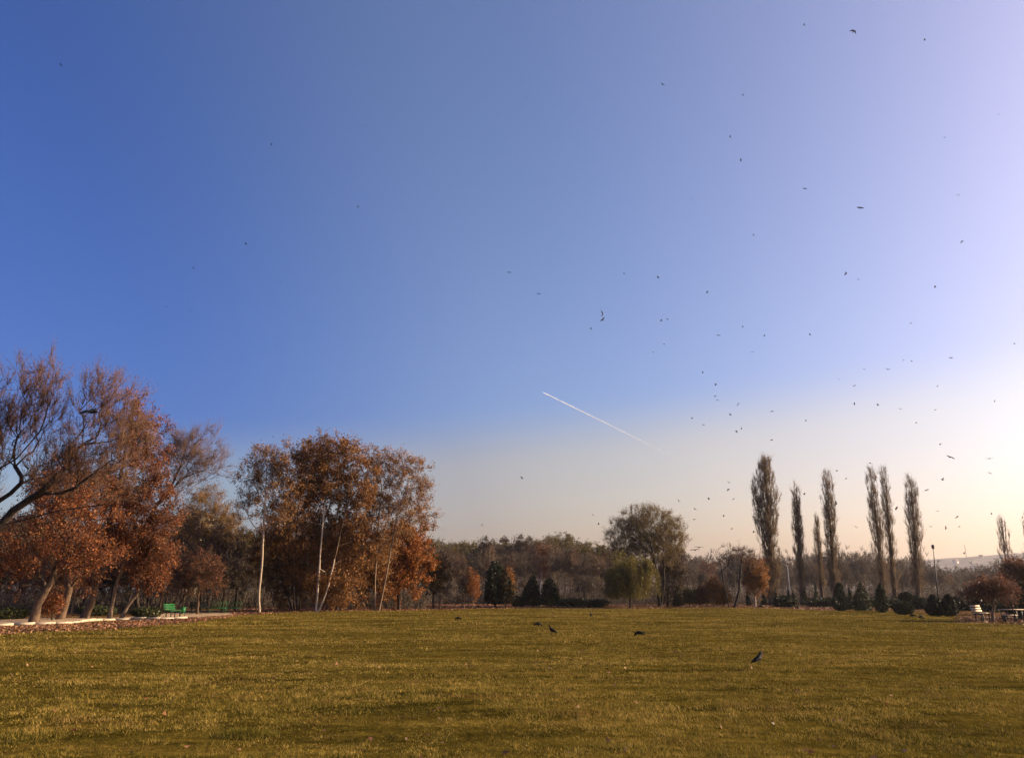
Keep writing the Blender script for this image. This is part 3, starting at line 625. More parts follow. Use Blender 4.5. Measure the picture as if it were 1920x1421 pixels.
pconifer('pine_tree', 'dark young pine just left of the white birch stem', (1000, 1138), 1074, 20, 57, n=3500, mat='leaf_fir', size=0.26, lumpy=0.5, zb=0.06, power=0.7)
pconifer('pine_tree', 'dark young pine just right of the white birch stem', (1031, 1138), 1080, 19, 58, n=3200, mat='leaf_thuja', size=0.26, lumpy=0.5, zb=0.06, power=0.7)
ptree('birch_tree', 'slim birch with bright white stem between two dark young pines', (1013, 1138), [[(1013, 1138), (1013, 1100), (1015, 1050)]], [(1016, 1055, 14, 32)], D=96,
      seed=59, n=110, rbase=0.13, rtip=0.01, twn=4, twl=(0.4, 0.8), leaf_m='leaf_russet', lpt=2.5, lsize=0.12, bark_m='bark_pale', limb_m='bark_grey')
for k, (bx, by, tp, rp, lab) in enumerate([(973, 1138, 1119, 13, 'rounded dark juniper shrub between broad conifer and young pine'),
                                          (1075, 1138, 1121, 26, 'wide spreading dark juniper shrub in front of the brown wood'),
                                          (1120, 1138, 1123, 22, 'low dark juniper shrub beside the weeping willow')]):
    pconifer('juniper_shrub', lab, (bx, by), tp, rp, 60 + k, cat='shrub', shape='round', n=2200, mat='leaf_fir', size=0.2, trunk_r=0.04, zb=0.0, lumpy=0.3)
# weeping willow
def weeping(name, label, base, top, rpx, seed):
    g = np.random.default_rng(seed); G = gp(*base); G[2] = hgt(G[0], G[1]); H = at(base[0], top, G[1])[2] - G[2]; r = rpx * mpp(G[1], 3)
    root = empty(name, G, label, 'tree')
    polys = [[(0, 0, -.05), (0.05, 0, H * .3), (0, .1, H * .55)]]
    T = sample_blobs([(0.15 * r, 0, H * .74, r * .75, r * .75, H * .24), (-.35 * r, 0, H * .62, r * .5, r * .6, H * .2)], 160, g, 0.35)
    P, par, D = skeleton(polys, T, g, 0.3, 1.0, 0.5)
    ei = np.where(par >= 0)[0]; kids = np.bincount(par[par >= 0], minlength=len(P)); A = np.zeros(len(P))
    for i in range(len(P) - 1, -1, -1):
        if kids[i] == 0: A[i] = 0.016 ** 2
        if par[i] >= 0: A[par[i]] += A[i]
    rad = np.sqrt(A); th = rad[ei] > 0.06
    for nm, mk, nn in (('trunk', th, 7), ('crown', ~th, 4)):
        V, f = tubes(P[par[ei[mk]]], P[ei[mk]], rad[par[ei[mk]]] if nm == 'trunk' else rad[ei[mk]] * 1.1, rad[ei[mk]], D[par[ei[mk]]] if nm == 'trunk' else D[ei[mk]], D[ei[mk]], nn); obj(nm, V, f, 'bark_dark', root)
    ns = 950; anc = P[g.choice(np.where(P[:, 2] > H * .45)[0], 110)]; ci = g.integers(0, 110, ns); src = anc[ci] + g.normal(0, .16, (ns, 3)); cld = g.uniform(1.6, 5.0, 110)
    hd = nrm(np.stack([src[:, 0], src[:, 1], 0 * src[:, 0]], 1) + g.normal(0, .2, (ns, 3)) * [1, 1, 0]); ln = np.minimum(cld[ci] * g.uniform(.75, 1.1, ns), src[:, 2] - 0.25)
    ln = np.maximum(ln, .3); k = 7; prev = src; C = []; parts = []
    for j in range(k):
        st = ln[:, None] / k; fl = max(0, .75 - j * .25); nx_ = prev + nrm(hd * fl + np.array([0, 0, .2 - j * .5]) + g.normal(0, .08, (ns, 3))) * st
        d = nrm(nx_ - prev); parts.append(tubes(prev, nx_, np.full(ns, .008), np.full(ns, .006), d, d, 3))
        for q in range(4): C.append(prev + (nx_ - prev) * g.random((ns, 1)) + g.normal(0, .05, (ns, 3)))
        prev = nx_
    V, f = merge(parts); obj('twigs', V, f, 'bark_twig', root)
    C = np.concatenate(C); V, f, rn = leaves(C[C[:, 2] > .1], 0.2, g, 0.35, np.array([0, 0, -2.0]), 0.9); obj('foliage', V, f, 'leaf_willow', root, smooth=False, rnd=rn)
weeping('weeping_willow', 'green weeping willow with hanging curtain of leaves in front of round tree', (1182, 1139), 1040, 50, 70)
ptree('willow_tree', 'big round olive tree crown towering over the weeping willow', (1237, 1138),
      [[(1237, 1138), (1235, 1100), (1228, 1060), (1222, 1030)], [(1240, 1138), (1246, 1090), (1244, 1045)], [(1222, 1040), (1195, 1015), (1165, 1000)]],
      [(1213, 992, 60, 46), (1170, 1008, 36, 36), (1255, 1008, 38, 40), (1220, 1035, 50, 34)], D=96, seed=71, n=1200, rbase=0.24, rtip=0.010, bf=0.25,
      twn=5, twl=(0.4, 1.0), twr=0.008, up=0.45, spread=0.5, leaf_m='leaf_olive_gold', lpt=4.6, lsize=0.11, aspect=0.45, bark_m='bark_dark', amp=0.10)
ptree('brown_tree', 'brown drooping tree under the sunward side of the round olive crown', (1252, 1137), [[(1252, 1137), (1252, 1090), (1250, 1050)]], [(1252, 1085, 30, 45), (1262, 1060, 22, 32)], D=99,
      seed=72, n=260, rbase=0.14, twn=5, twl=(0.5, 1.0), up=-0.1, leaf_m='leaf_brown', lpt=7, lsize=0.14, bark_m='bark_dark')
pconifer('pine_tree', 'little dark conifer beside the brown drooping tree', (1272, 1137), 1094, 11, 73, n=1500, mat='leaf_fir', size=0.2, lumpy=0.35, zb=0.05, power=0.8)
for k, (bx, cyy, rx, ry, mt, lab) in enumerate([(1293, 1122, 16, 14, 'leaf_olive', 'low olive brown shrub beside the little dark conifer'), (1312, 1120, 12, 18, 'leaf_russet', 'small russet shrub between olive shrub and orange bush'),
                                     (1338, 1108, 16, 26, 'leaf_muted_orange', 'tall dull orange bush left of the forked bare tree'), (1357, 1122, 10, 15, 'leaf_poplar_brown', 'small brown bush at the foot of the forked bare tree')]):
    ptree('shrub', lab, (bx, 1138), [[(bx, 1138), (bx, cyy + ry * .3)]], [(bx, cyy, rx, ry)], cat='shrub', seed=80 + k, n=100, rbase=0.04, rtip=0.008, step=0.3,
          twn=4, twl=(0.25, 0.6), leaf_m=mt, lpt=6, lsize=0.13, bark_m='bark_dark')
ptree('bare_tree', 'forked bare tree with two dark stems in a V near tallest poplar', (1373, 1140),
      [[(1367, 1140), (1361, 1110), (1355, 1080), (1349, 1052)], [(1378, 1140), (1386, 1105), (1389, 1065), (1391, 1045)], [(1389, 1088), (1402, 1072), (1416, 1064)], [(1388, 1065), (1381, 1058)]],
      [(1360, 1045, 20, 18), (1385, 1042, 26, 18), (1410, 1050, 18, 18)], seed=85, n=200, rbase=0.15, rtip=0.009, bark_m='bark_dark', twn=4, twl=(0.3, 0.8), twr=0.008, up=0.35, spread=0.5, sub=2)
ptree('birch_tree', 'small oval birch with bright orange leaves beside tallest poplar', (1415, 1132), [[(1415, 1132), (1415, 1095), (1414, 1060)]], [(1415, 1083, 18, 32)], D=92,
      seed=86, n=170, rbase=0.09, rtip=0.01, twn=4, twl=(0.4, 0.8), up=-0.1, leaf_m='leaf_muted_orange', lpt=9, lsize=0.14, bark_m='bark_pale')
# ================================================================== the row of poplars
POP = dict(twig_m='bark_poplar_twig', bf=0.5, zs=0.22, step=0.7, rtip=0.012, bark_m='bark_poplar', twn=3.4, twl=(0.5, 1.2), twr=0.0085, up=1.5, spread=0.24, sub=2, leaf_m='leaf_tan', lsize=0.085, shell=2.2, wob=0.02)
def pop(label, tx, ty, bx, by, wpx, D, seed, n, lpt, extra=(), rb=0.3, **kw):
    ty += 12; n = int(n * 1.25)
    L = [(tx + (bx - tx) * q, ty + (by - ty) * q) for q in (1, .75, .5, .25, .08)]
    bl = [(tx + (bx - tx) * q, ty + (by - ty) * q, wpx * s_, (by - ty) * .14) for q, s_ in ((.12, .75), (.27, .95), (.42, 1.0), (.58, .9), (.74, .8), (.86, .68), (.95, .5))] + list(extra)
    return ptree('poplar_tree', label, (bx, by), [L], bl, D=D, seed=seed, n=n, rbase=rb, lpt=lpt, group='row of columnar poplars', depth=1.0, amp=0.16, **{**POP, **kw})
pop('tallest and widest columnar poplar, dark, first in the row', 1435, 850, 1447, 1122, 20, 104, 91, 950, 4.5, extra=[(1421, 960, 9, 45), (1418, 930, 7, 30)], rb=0.42)
pop('narrow poplar next to the tallest one', 1492, 908, 1504, 1118, 9.5, 106, 92, 400, 3.0)
pop('shortest slim poplar close beside a taller one', 1531, 960, 1541, 1118, 6.5, 110, 93, 220, 1.0, rb=0.2)
pop('tall slim poplar right of the shortest one', 1549, 876, 1567, 1120, 12.5, 106, 94, 520, 2.5)
pop('tall poplar, first of the leaning close pair', 1633, 876, 1658, 1120, 13, 108, 95, 520, 1.6)
pop('slim tall poplar, second of the leaning close pair', 1658, 874, 1678, 1120, 9.5, 110, 96, 440, 1.6)
pop('poplar with spreading side twigs, after the close pair and before the lamp post', 1708, 887, 1722, 1122, 14, 104, 97, 520, 1.6, spread=0.5)
pop('thin sparse pale poplar above the russet tree and bench', 1877, 966, 1893, 1110, 12, 95, 98, 120, 0.6, rb=0.16, bark_m='bark_grey', twig_m='bark_grey', leaf_m='leaf_russet')
pop('sparse poplar cut by the picture edge', 1928, 955, 1940, 1112, 11, 98, 99, 160, 0.6, rb=0.16, bark_m='bark_grey', twig_m='bark_grey', leaf_m='leaf_russet')
# ================================================================== clipped evergreens on the right
for k, (bx, by, tp, rp, shp, mt, lab) in enumerate([
    (1480, 1134, 1098, 4.5, 'cone', 'leaf_fir', 'slim dark thuja at the foot of the pale pole'), (1489, 1134, 1104, 4, 'cone', 'leaf_fir', 'shorter slim thuja right of the pale pole'),
    (1511, 1136, 1098, 7, 'cone', 'leaf_thuja', 'thuja in front of the narrow second poplar'), (1532, 1136, 1088, 6, 'cone', 'leaf_fir', 'tall slim thuja in front of the shortest poplar'),
    (1404, 1136, 1098, 6, 'cone', 'leaf_fir', 'dark thuja at the foot of the orange oval birch'), (1433, 1136, 1100, 6, 'cone', 'leaf_fir', 'dark thuja left of the tallest poplar trunk'), (1456, 1136, 1100, 5, 'cone', 'leaf_fir', 'dark thuja right of the tallest poplar trunk'),
    (1578, 1146, 1092, 16, 'egg', 'leaf_thuja', 'big conical thuja at the foot of the fourth poplar'), (1596, 1142, 1098, 6, 'cone', 'leaf_fir', 'slim thuja squeezed between two big conical ones'),
    (1619, 1146, 1088, 18, 'cone', 'leaf_thuja', 'big conical thuja with thin pointed tip'), (1656, 1149, 1094, 12, 'egg', 'leaf_thuja', 'egg shaped thuja under the leaning poplar pair'),
    (1697, 1153, 1127, 19, 'round', 'leaf_thuja', 'low rounded thuja shrub in front of the ball topped shrub'), (1754, 1156, 1115, 16, 'egg', 'leaf_fir', 'dark egg shaped thuja, left of two standing together'),
    (1783, 1156, 1114, 17, 'egg', 'leaf_fir', 'dark egg shaped thuja, right of two standing together'), (1716, 1142, 1123, 9, 'round', 'leaf_fir', 'small dark round shrub behind the low rounded thuja')]):
    pconifer('thuja', lab, (bx, by), tp, rp, 120 + k, cat='thuja', group='clipped evergreens beside the lawn', n=2600 if rp > 10 else 1100, mat=mt, size=0.15, shape=shp, zb=0.0, lumpy=0.24, tilt=0.7,
             power=0.8, trunk_r=0.05)
g = np.random.default_rng(150); G = gp(1702, 1148); r0_ = empty('topiary_tree', G, 'ball topped clipped evergreen on a short stem', 'thuja')
hh = at(1702, 1119, G[1])[2]; V, f = bar((0, 0, -.05), (0, 0, hh), 0.06, 0.04, 7); obj('trunk', V, f, 'bark_dark', r0_)
d = nrm(g.normal(size=(1800, 3))); C = d * (g.random((1800, 1)) ** .3) * np.array([13, 13, 10]) * mpp(G[1], 1) + np.array([0, 0, hh]); V, f, rn = leaves(C, 0.14, g, .55, d * 1.5, 1); obj('foliage', V, f, 'leaf_fir', r0_, smooth=False, rnd=rn)
for k, (bx, D, wpx, tp) in enumerate([(1470, 92, 30, 1116), (1540, 95, 45, 1118), (1620, 92, 40, 1116), (1690, 90, 50, 1116), (1740, 80, 40, 1119), (1810, 76, 40, 1117), (1850, 70, 36, 1116)]):
    g = np.random.default_rng(160 + k); G = at(bx, 1110, D); G[2] = 0; H = max(.9, at(bx, tp, D)[2]); wd_ = wpx * mpp(D, 1)
    names = ['pale pole', 'shortest poplar', 'pointed big thuja', 'ball topped shrub', 'pair of egg thujas', 'lamp post side of the russet tree', 'russet tree']
    o = empty('hedge', G, 'low dark juniper hedge behind the ' + names[k], 'hedge', 'dark juniper hedges')
    n = 2600; C = np.stack([g.uniform(-wd_ / 1.6, wd_ / 1.6, n), g.normal(0, .6, n), g.random(n) ** .7 * H], 1); C[:, 2] *= .6 + .5 * vnoise(C[:, 0] + G[0], C[:, 1], 1.1, k)
    V, f, rn = leaves(C, .24, g, .55, np.array([0, 0, .8]), 1); obj('foliage', V, f, 'leaf_fir', o, smooth=False, rnd=rn)
    for x in np.linspace(-wd_ / 2, wd_ / 2, 6):
        V, f = bar((x, 0, -.05), (x + .1, 0, H * .5), .03, .02, 5); obj('stem', V, f, 'bark_dark', o)
ptree('russet_tree', 'small spreading russet brown tree over the cream bench', (1862, 1164),
      [[(1862, 1164), (1861, 1150), (1864, 1138), (1862, 1125)], [(1863, 1140), (1845, 1122), (1825, 1112)], [(1863, 1138), (1880, 1122)]],
      [(1850, 1108, 40, 16), (1872, 1103, 22, 14), (1825, 1113, 18, 12), (1882, 1119, 13, 11)], seed=170, n=230, rbase=0.07, rtip=0.007, step=0.25, amp=0.4,
      twn=4, twl=(0.2, 0.5), twr=0.006, up=0.25, spread=0.8, leaf_m='leaf_russet', lpt=4.5, lsize=0.085, bark_m='bark_grey', limb_m='bark_dark')
pconifer('spruce_tree', 'dense dark evergreen at the picture edge beside the russet tree', (1925, 1160), 1092, 36, 171, n=5000, mat='leaf_fir', size=0.18, shape='egg', zb=0.0, lumpy=0.25)
ptree('red_tree', 'dark reddish bushy tree behind the dense evergreen', (1912, 1150), [[(1912, 1150), (1912, 1110), (1912, 1080)]], [(1915, 1085, 28, 26)], D=62, seed=172, n=200, rbase=0.12,
      twn=4, twl=(0.3, 0.7), leaf_m='leaf_russet', lpt=9, lsize=0.12, bark_m='bark_dark')
ptree('sapling', 'thin sapling stem standing beside the picnic table', (1904, 1166), [[(1904, 1166), (1902, 1150), (1896, 1132)]], [(1894, 1126, 10, 10)], seed=173, n=24, rbase=0.03, rtip=0.006, step=.25,
      twn=3, twl=(0.2, 0.4), bark_m='bark_dark')
# ================================================================== the wood behind
def proto(name, label, H, polys, blobs, seed, group, **kw):
    r = empty(name, (0, 0, 0), label, 'tree', group); build_tree(r, polys, blobs, np.random.default_rng(seed), **kw); return r, H
BARE = dict(twn=4, twl=(0.6, 1.4), twr=0.014, up=0.6, spread=0.5, sub=2, rtip=0.018, twig_m='bark_wood_twig')
PR = {}
def p_bare(seed, H, wd, lab, leaf=None, lpt=0, bm='bark_grey', **kw):
    return proto('wood_tree', lab, H, [[(0, 0, -.1), (.1, 0, H * .3), (-.1, .1, H * .6), (0, 0, H * .9)]],
                 [(0, 0, H * .72, wd, wd, H * .27), (wd * .4, 0, H * .5, wd * .8, wd * .8, H * .2), (-wd * .4, 0, H * .55, wd * .8, wd * .8, H * .2)], seed, None,
                 **{**BARE, **dict(n=150, rbase=0.16, bark_m=bm, leaf_m=leaf, lpt=lpt * 1.7, lsize=0.16), **kw})
PR['grey1'] = p_bare(201, 10, 2.0, '', 'leaf_brown', 1.2); PR['grey2'] = p_bare(202, 10, 2.4, '', 'leaf_brown', 2.0, 'bark_brown')
PR['pale'] = p_bare(203, 10, 1.6, '', 'leaf_russet', 0.8, 'bark_pale')
PR['brown'] = p_bare(204, 10, 2.6, '', 'leaf_brown', 6, 'bark_dark', up=0.2); PR['red'] = p_bare(205, 10, 2.6, '', 'leaf_russet', 4, 'bark_brown', up=0.3)
PR['olive'] = p_bare(206, 10, 3.2, '', 'leaf_olive', 8, 'bark_dark', up=0.0, spread=1.0, n=190, twl=(0.5, 1.0)); PR['olive2'] = p_bare(207, 10, 3.6, '', 'leaf_olive', 9, 'bark_dark', up=0.0, spread=1.0, amp=0.35, n=200, twl=(0.5, 1.0))
USED, TAKEN = set(), set()
def put(kind, px, D, top, label, group, g):
    root, H = PR[kind]; p = at(px, 1110, D); h = at(px, top, D)[2]; s = h / H; wdt = s * g.uniform(0.85, 1.25)
    loc = (p[0], D, float(hgt(p[0], D)) - .05)
    if kind in USED: return copy_tree(root, loc, g.uniform(0, 6.28), (wdt, wdt, s), label, group)
    USED.add(kind); root.location = loc; root.rotation_euler = (0, 0, g.uniform(0, 6.28)); root.scale = (wdt, wdt, s); tag(root, label, 'tree', group); return root
g = np.random.default_rng(300)
LB = {'grey1': 'bare grey brown tree', 'grey2': 'bare brown twiggy tree', 'pale': 'bare pale stemmed tree', 'brown': 'withered brown leaved tree', 'red': 'dull red brown tree',
      'olive': 'dark olive leaved tree', 'olive2': 'tall dark crowned tree'}
LM = [(-60, 'big leaning willow'), (65, 'leaning orange maple'), (160, 'tallest orange maple'), (228, 'slender leaning maple'), (300, 'green park bench'), (372, 'crooked dark tree'), (425, 'green wire benches'), (487, 'white birch'), (555, 'many stemmed poplar'), (595, 'V stemmed poplar'),
      (650, 'short stubby tree'), (706, 'airy golden birch'), (755, 'bright orange tree'), (819, 'close pair of young trees'), (885, 'pale orange young tree'), (928, 'broad dark conifer'), (973, 'rounded juniper'), (1015, 'birch between pines'), (1050, 'spreading juniper'), (1100, 'low juniper'), (1150, 'weeping willow edge'), (1182, 'weeping willow trunk'),
      (1237, 'round olive tree trunk'), (1272, 'little dark conifer'), (1305, 'russet shrub'), (1338, 'dull orange bush'), (1373, 'forked bare tree'), (1415, 'orange oval birch'), (1447, 'tallest poplar'), (1480, 'pale lamp post'), (1504, 'narrow second poplar'), (1541, 'shortest poplar'), (1567, 'fourth poplar'), (1596, 'slim squeezed thuja'), (1620, 'pointed big thuja'),
      (1655, 'leaning poplar pair'), (1700, 'ball topped evergreen'), (1722, 'spreading poplar'), (1757, 'dark lamp post'), (1780, 'egg shaped thujas'), (1820, 'far hill mast'), (1838, 'cream bench'), (1862, 'small russet tree'), (1890, 'sparse pale poplar'), (1918, 'dense edge evergreen')]
def near(x):
    lx, nm = min(LM, key=lambda q: abs(q[0] - x)); d = x - lx
    return ('straight behind the ' if abs(d) < 6 else 'just left behind the ' if d < 0 else 'just right behind the ') + nm
def fill(x0, x1, step, D0, D1, topf, kinds, where, group):
    x = x0
    while x < x1:
        ks = list(g.permutation(kinds)); k = next((q for q in ks if (q, where, near(x)) not in TAKEN), ks[0])
        TAKEN.add((k, where, near(x)))
        put(k, x, g.uniform(D0, D1), topf(x) + g.normal(0, 5), LB[k] + ', ' + where + ', ' + near(x), group, g); x += step * g.uniform(0.6, 1.4)
# left thicket behind the maples and birches
fill(-80, 470, 34, 62, 78, lambda x: 1040, ['brown', 'grey2', 'red', 'brown'], 'thicket front', 'front of the thicket')
fill(-140, 820, 24, 110, 135, lambda x: 1030, ['olive', 'brown', 'grey2'], 'deepest thicket', 'far back of the thicket')
fill(-120, 800, 30, 85, 110, lambda x: np.interp(x, [-100, 300, 480, 800], [960, 990, 985, 1020]), ['grey2', 'brown', 'olive', 'red', 'grey1'], 'thicket back', 'back of the thicket')
# the wood across the middle
tops = lambda x: np.interp(x, [780, 830, 880, 930, 965, 1000, 1030, 1060, 1100, 1140, 1180], [1014, 1012, 1018, 1010, 1012, 1010, 1004, 1008, 1018, 1024, 1030])
fill(770, 1190, 17, 165, 190, tops, ['olive', 'olive2', 'olive2', 'brown'], 'skyline row', 'skyline trees of the middle wood')
fill(780, 1180, 15, 135, 155, lambda x: tops(x) + 20, ['grey1', 'grey2', 'pale', 'pale', 'grey1'], 'second row', 'bare trees of the middle wood')
fill(790, 1180, 18, 108, 122, lambda x: 1078, ['brown', 'grey1', 'grey2', 'brown'], 'low front row', 'low front trees of the middle wood')
# the wood on the sunward side
topr = lambda x: np.interp(x, [1270, 1300, 1340, 1420, 1480, 1560, 1620, 1680, 1740, 1800, 1860, 1920, 1990], [1034, 1040, 1044, 1040, 1044, 1036, 1034, 1042, 1050, 1064, 1060, 1050, 1048])
fill(1265, 1990, 15, 260, 330, topr, ['grey1', 'grey2', 'brown', 'grey1'], 'skyline row', 'skyline trees behind the poplars')
fill(1280, 1990, 19, 190, 230, lambda x: topr(x) + 16, ['grey2', 'grey1', 'brown', 'red'], 'middle row', 'middle trees behind the poplars')
fill(1290, 1990, 24, 130, 160, lambda x: topr(x) + 34, ['brown', 'grey2', 'grey1', 'grey1'], 'wood edge row', 'near trees behind the poplars')
for k, (x_, y_, h_, kk, lab) in enumerate([(44, 45.5, 7, 'brown', 'brown tree beyond the picture edge, shading the far lawn'), (47, 39, 8, 'red', 'red brown tree beyond the picture edge, shading the lawn'), (40, 36, 5, 'brown', 'small brown tree beyond the picture edge near the lawn')]):
    root, H = PR[kk]; copy_tree(root, (x_, y_, float(hgt(x_, y_)) - .05), k * 1.3, (h_ / H,) * 3, lab, 'trees beyond the picture edge')
# tangled undergrowth
def under(label, x0, x1, D0, D1, n, hmax, mat, seed):
    g = np.random.default_rng(seed); px = g.uniform(x0, x1, n); D = g.uniform(D0, D1, n); P = np.array([at(a, 1110, d) for a, d in zip(px[:1], D[:1])]);
    xs = (px - 960) / F / cp * D * (cp * cp + 0) / 1.0; xs = (px - 960) / F * D / (cp + (1110 - 710.5) / F * sp)
    B = np.stack([xs, D, hgt(xs, D)], 1); hh = hmax * g.uniform(.3, 1, n) * (.45 + .8 * vnoise(xs, D, 4.0, 5))
    d = nrm(g.normal(size=(n, 3)) * .35 + np.array([0, 0, 1])); E1 = B + d * hh[:, None]
    V1, f1 = cones(B, E1, np.full(n, .026), d)
    o = obj('undergrowth', V1, f1, 'bark_wood_twig'); tag(o, label, 'undergrowth', kind='stuff')
    k = 5; C = np.repeat(B, k, 0) + np.repeat(E1 - B, k, 0) * g.uniform(.1, 1, (n * k, 1)) + g.normal(0, .22, (n * k, 3)); C[:, 2] = np.maximum(C[:, 2], .03)
    V2, f2, rn = leaves(C, .17, g, .6); obj('foliage', V2, f2, mat, o, smooth=False, rnd=rn)
under('brown tangled undergrowth under the left thicket', -120, 800, 80, 104, 8500, 4.2, 'leaf_scrub', 401)
under('dark undergrowth close behind the maples', -120, 300, 64, 74, 1500, 0.7, 'leaf_brown', 402)
under('brown scrub at the foot of the middle wood', 780, 1320, 112, 140, 8000, 4.0, 'leaf_scrub', 403)
under('grey brown scrub at the foot of the wood behind the poplars', 1270, 2000, 118, 150, 8500, 4.6, 'leaf_scrub', 404)
# ------------------------------------------------------------------ far hill with houses and mast
hx = np.linspace(350, 2300, 150); hy = np.linspace(1350, 2250, 40); HX, HY = np.meshgrid(hx, hy)
def hill_h(x, y):
    u_ = x / y; ridge = np.interp(u_, [0.2, 0.34, 0.5, 0.6, 0.68, 0.78, 1.0, 1.6], [0, 20, 64, 76, 87, 96, 100, 100])
    prof = np.clip((y - 1350) / 400, 0, 1); prof = prof * prof * (3 - 2 * prof) * np.clip((2250 - y) / 300, 0, 1)
    return ridge * prof
HZ = hill_h(HX, HY) + 6.0 * vnoise(HX, HY, 30, 7) * np.clip(hill_h(HX, HY) / 15, 0, 1) - 0.6
ii = (np.arange(39)[:, None] * 150 + np.arange(149)[None]).ravel()
tag(obj('hill', np.stack([HX, HY, HZ], -1).reshape(-1, 3), np.stack([ii, ii + 1, ii + 151, ii + 150], 1), 'hill_cover'), kind='structure')
g = np.random.default_rng(410)
for k, (px, D, where) in enumerate([(1752, 1590, 'just right of the lamp post'), (1772, 1510, 'above the wood between lamp post and mast'), (1800, 1640, 'below the thin mast'), (1836, 1580, 'right of the thin mast, on the lower slope'),
                                    (1850, 1690, 'high on the slope before the sparse poplar'), (1905, 1660, 'right of the sparse poplar'), (1822, 1500, 'low under the thin mast')]):
    p = at(px, 1110, D); z = float(hill_h(p[0], D)) + 1.5; L, W_, hh = g.uniform(8, 11), 6, g.uniform(3.5, 5)
    o = empty('house', (p[0], D, z), 'pale far house on the hazy hill, ' + where, 'house', 'houses on the far hill', g.uniform(-.5, .5))
    V, f = box(-L / 2, L / 2, -W_ / 2, W_ / 2, -3, hh); obj('wall', V, f, 'house_wall', o, smooth=False)
    V = np.array([[-L / 2 - .4, -W_ / 2 - .4, hh + .01], [L / 2 + .4, -W_ / 2 - .4, hh + .01], [L / 2 + .4, W_ / 2 + .4, hh + .01], [-L / 2 - .4, W_ / 2 + .4, hh + .01], [-L / 2, 0, hh + 3], [L / 2, 0, hh + 3]])
    obj('roof', V, [np.array([[0, 1, 5, 4], [2, 3, 4, 5], [3, 2, 1, 0]]), np.array([[0, 4, 3], [1, 2, 5]])], 'house_roof', o, smooth=False)
    for q in range(3):
        V, f = box(-L / 3 + q * L / 3 - .6, -L / 3 + q * L / 3 + .6, -W_ / 2 - .05, -W_ / 2 + .02, 2, 3.6); obj('window', V, f, 'window_glass', o, smooth=False)
p = at(1822, 1110, 1800); z = float(hill_h(p[0], 1800)); ht = at(1822, 1021, 1800)[2] - z
o = empty('radio_mast', (p[0], 1800, z), 'thin grey mast standing on the far hill', 'mast')
V, f = bar((0, 0, -1), (0, 0, ht), .8, .35, 8); obj('pole', V, f, 'pole_dark', o)
for q in (.55, .72, .88):
    V, f = bar((-1.6, 0, ht * q), (1.6, 0, ht * q), .25, .25, 6); obj('crossarm', V, f, 'pole_dark', o)
# ------------------------------------------------------------------ block of flats glimpsed through the trees
Db = 165; x0, x1 = at(268, 1110, Db)[0], at(345, 1110, Db)[0]; hb = at(310, 971, Db)[2]
o = empty('apartment_building', ((x0 + x1) / 2, Db, 0), 'cream apartment block glimpsed between maples and golden willow', 'building'); hw = (x1 - x0) / 2
V, f = box(-hw, hw, 0, 12, -.2, hb); obj('wall', V, f, 'building_cream', o, smooth=False)
V, f = box(-hw - .3, hw + .3, -.3, 12.3, hb + .01, hb + .8); obj('roof', V, f, 'building_trim', o, smooth=False)
for fl in range(int(hb // 3)):
    for c in range(4):
        xc = -hw + (c + .5) * hw / 2; z0 = fl * 3 + 1
        V, f = box(xc - .7, xc + .7, -.06, .02, z0, z0 + 1.5); wo = obj('window', V, f, 'building_trim', o, smooth=False)
        V, f = box(xc - .6, xc + .6, -.085, -.058, z0 + .1, z0 + 1.4); obj('pane', V, f, 'window_glass', wo, smooth=False)
# ------------------------------------------------------------------ lamp posts
def lamp(px, D, top, label, dark=True):
    p = at(px, 1110, D); H = at(px, top, D)[2]; o = empty('street_lamp', (p[0], D, 0), label, 'street lamp')
    mt = 'pole_dark' if dark else 'pole_pale'
    if dark:
        V, f = bar((0, 0, -.1), (0, 0, H * .78), .085, .065, 10); obj('sleeve', V, f, mt, o)
        V, f = bar((0, 0, H * .78), (0, 0, H - .5), .04, .035, 10); obj('pole', V, f, mt, o)
        rings = [(0, .06), (.1, .15), (.3, .19), (.48, .17), (.56, .06), (.6, .01)]
        V, f = merge_l([bar((0, 0, H - .6 + a[0]), (0, 0, H - .6 + b_[0]), a[1], b_[1], 12) for a, b_ in zip(rings[:-1], rings[1:])]); obj('lamp_head', V, f, 'lamp_glass', o)
    else:
        V, f = bar((0, 0, -.1), (0, 0, H), .07, .05, 10); obj('pole', V, f, mt, o)
        V, f = bar((0, 0, H - .05), (-.75, 0, H + .3), .035, .03, 8); obj('arm', V, f, mt, o)
        V, f = bar((-.7, 0, H + .28), (-1.1, 0, H + .36), .1, .06, 8); obj('lamp_head', V, f, 'lamp_glass', o)
    return o
lamp(1757, 98, 1020, 'tall dark lamp post with lozenge head, against the pale sky right of the poplars').rotation_euler = (0, R(2.3), 0)   # the post leans a little
lamp(1481, 100, 1060, 'pale grey lamp post with bent arm among slim thujas', False)
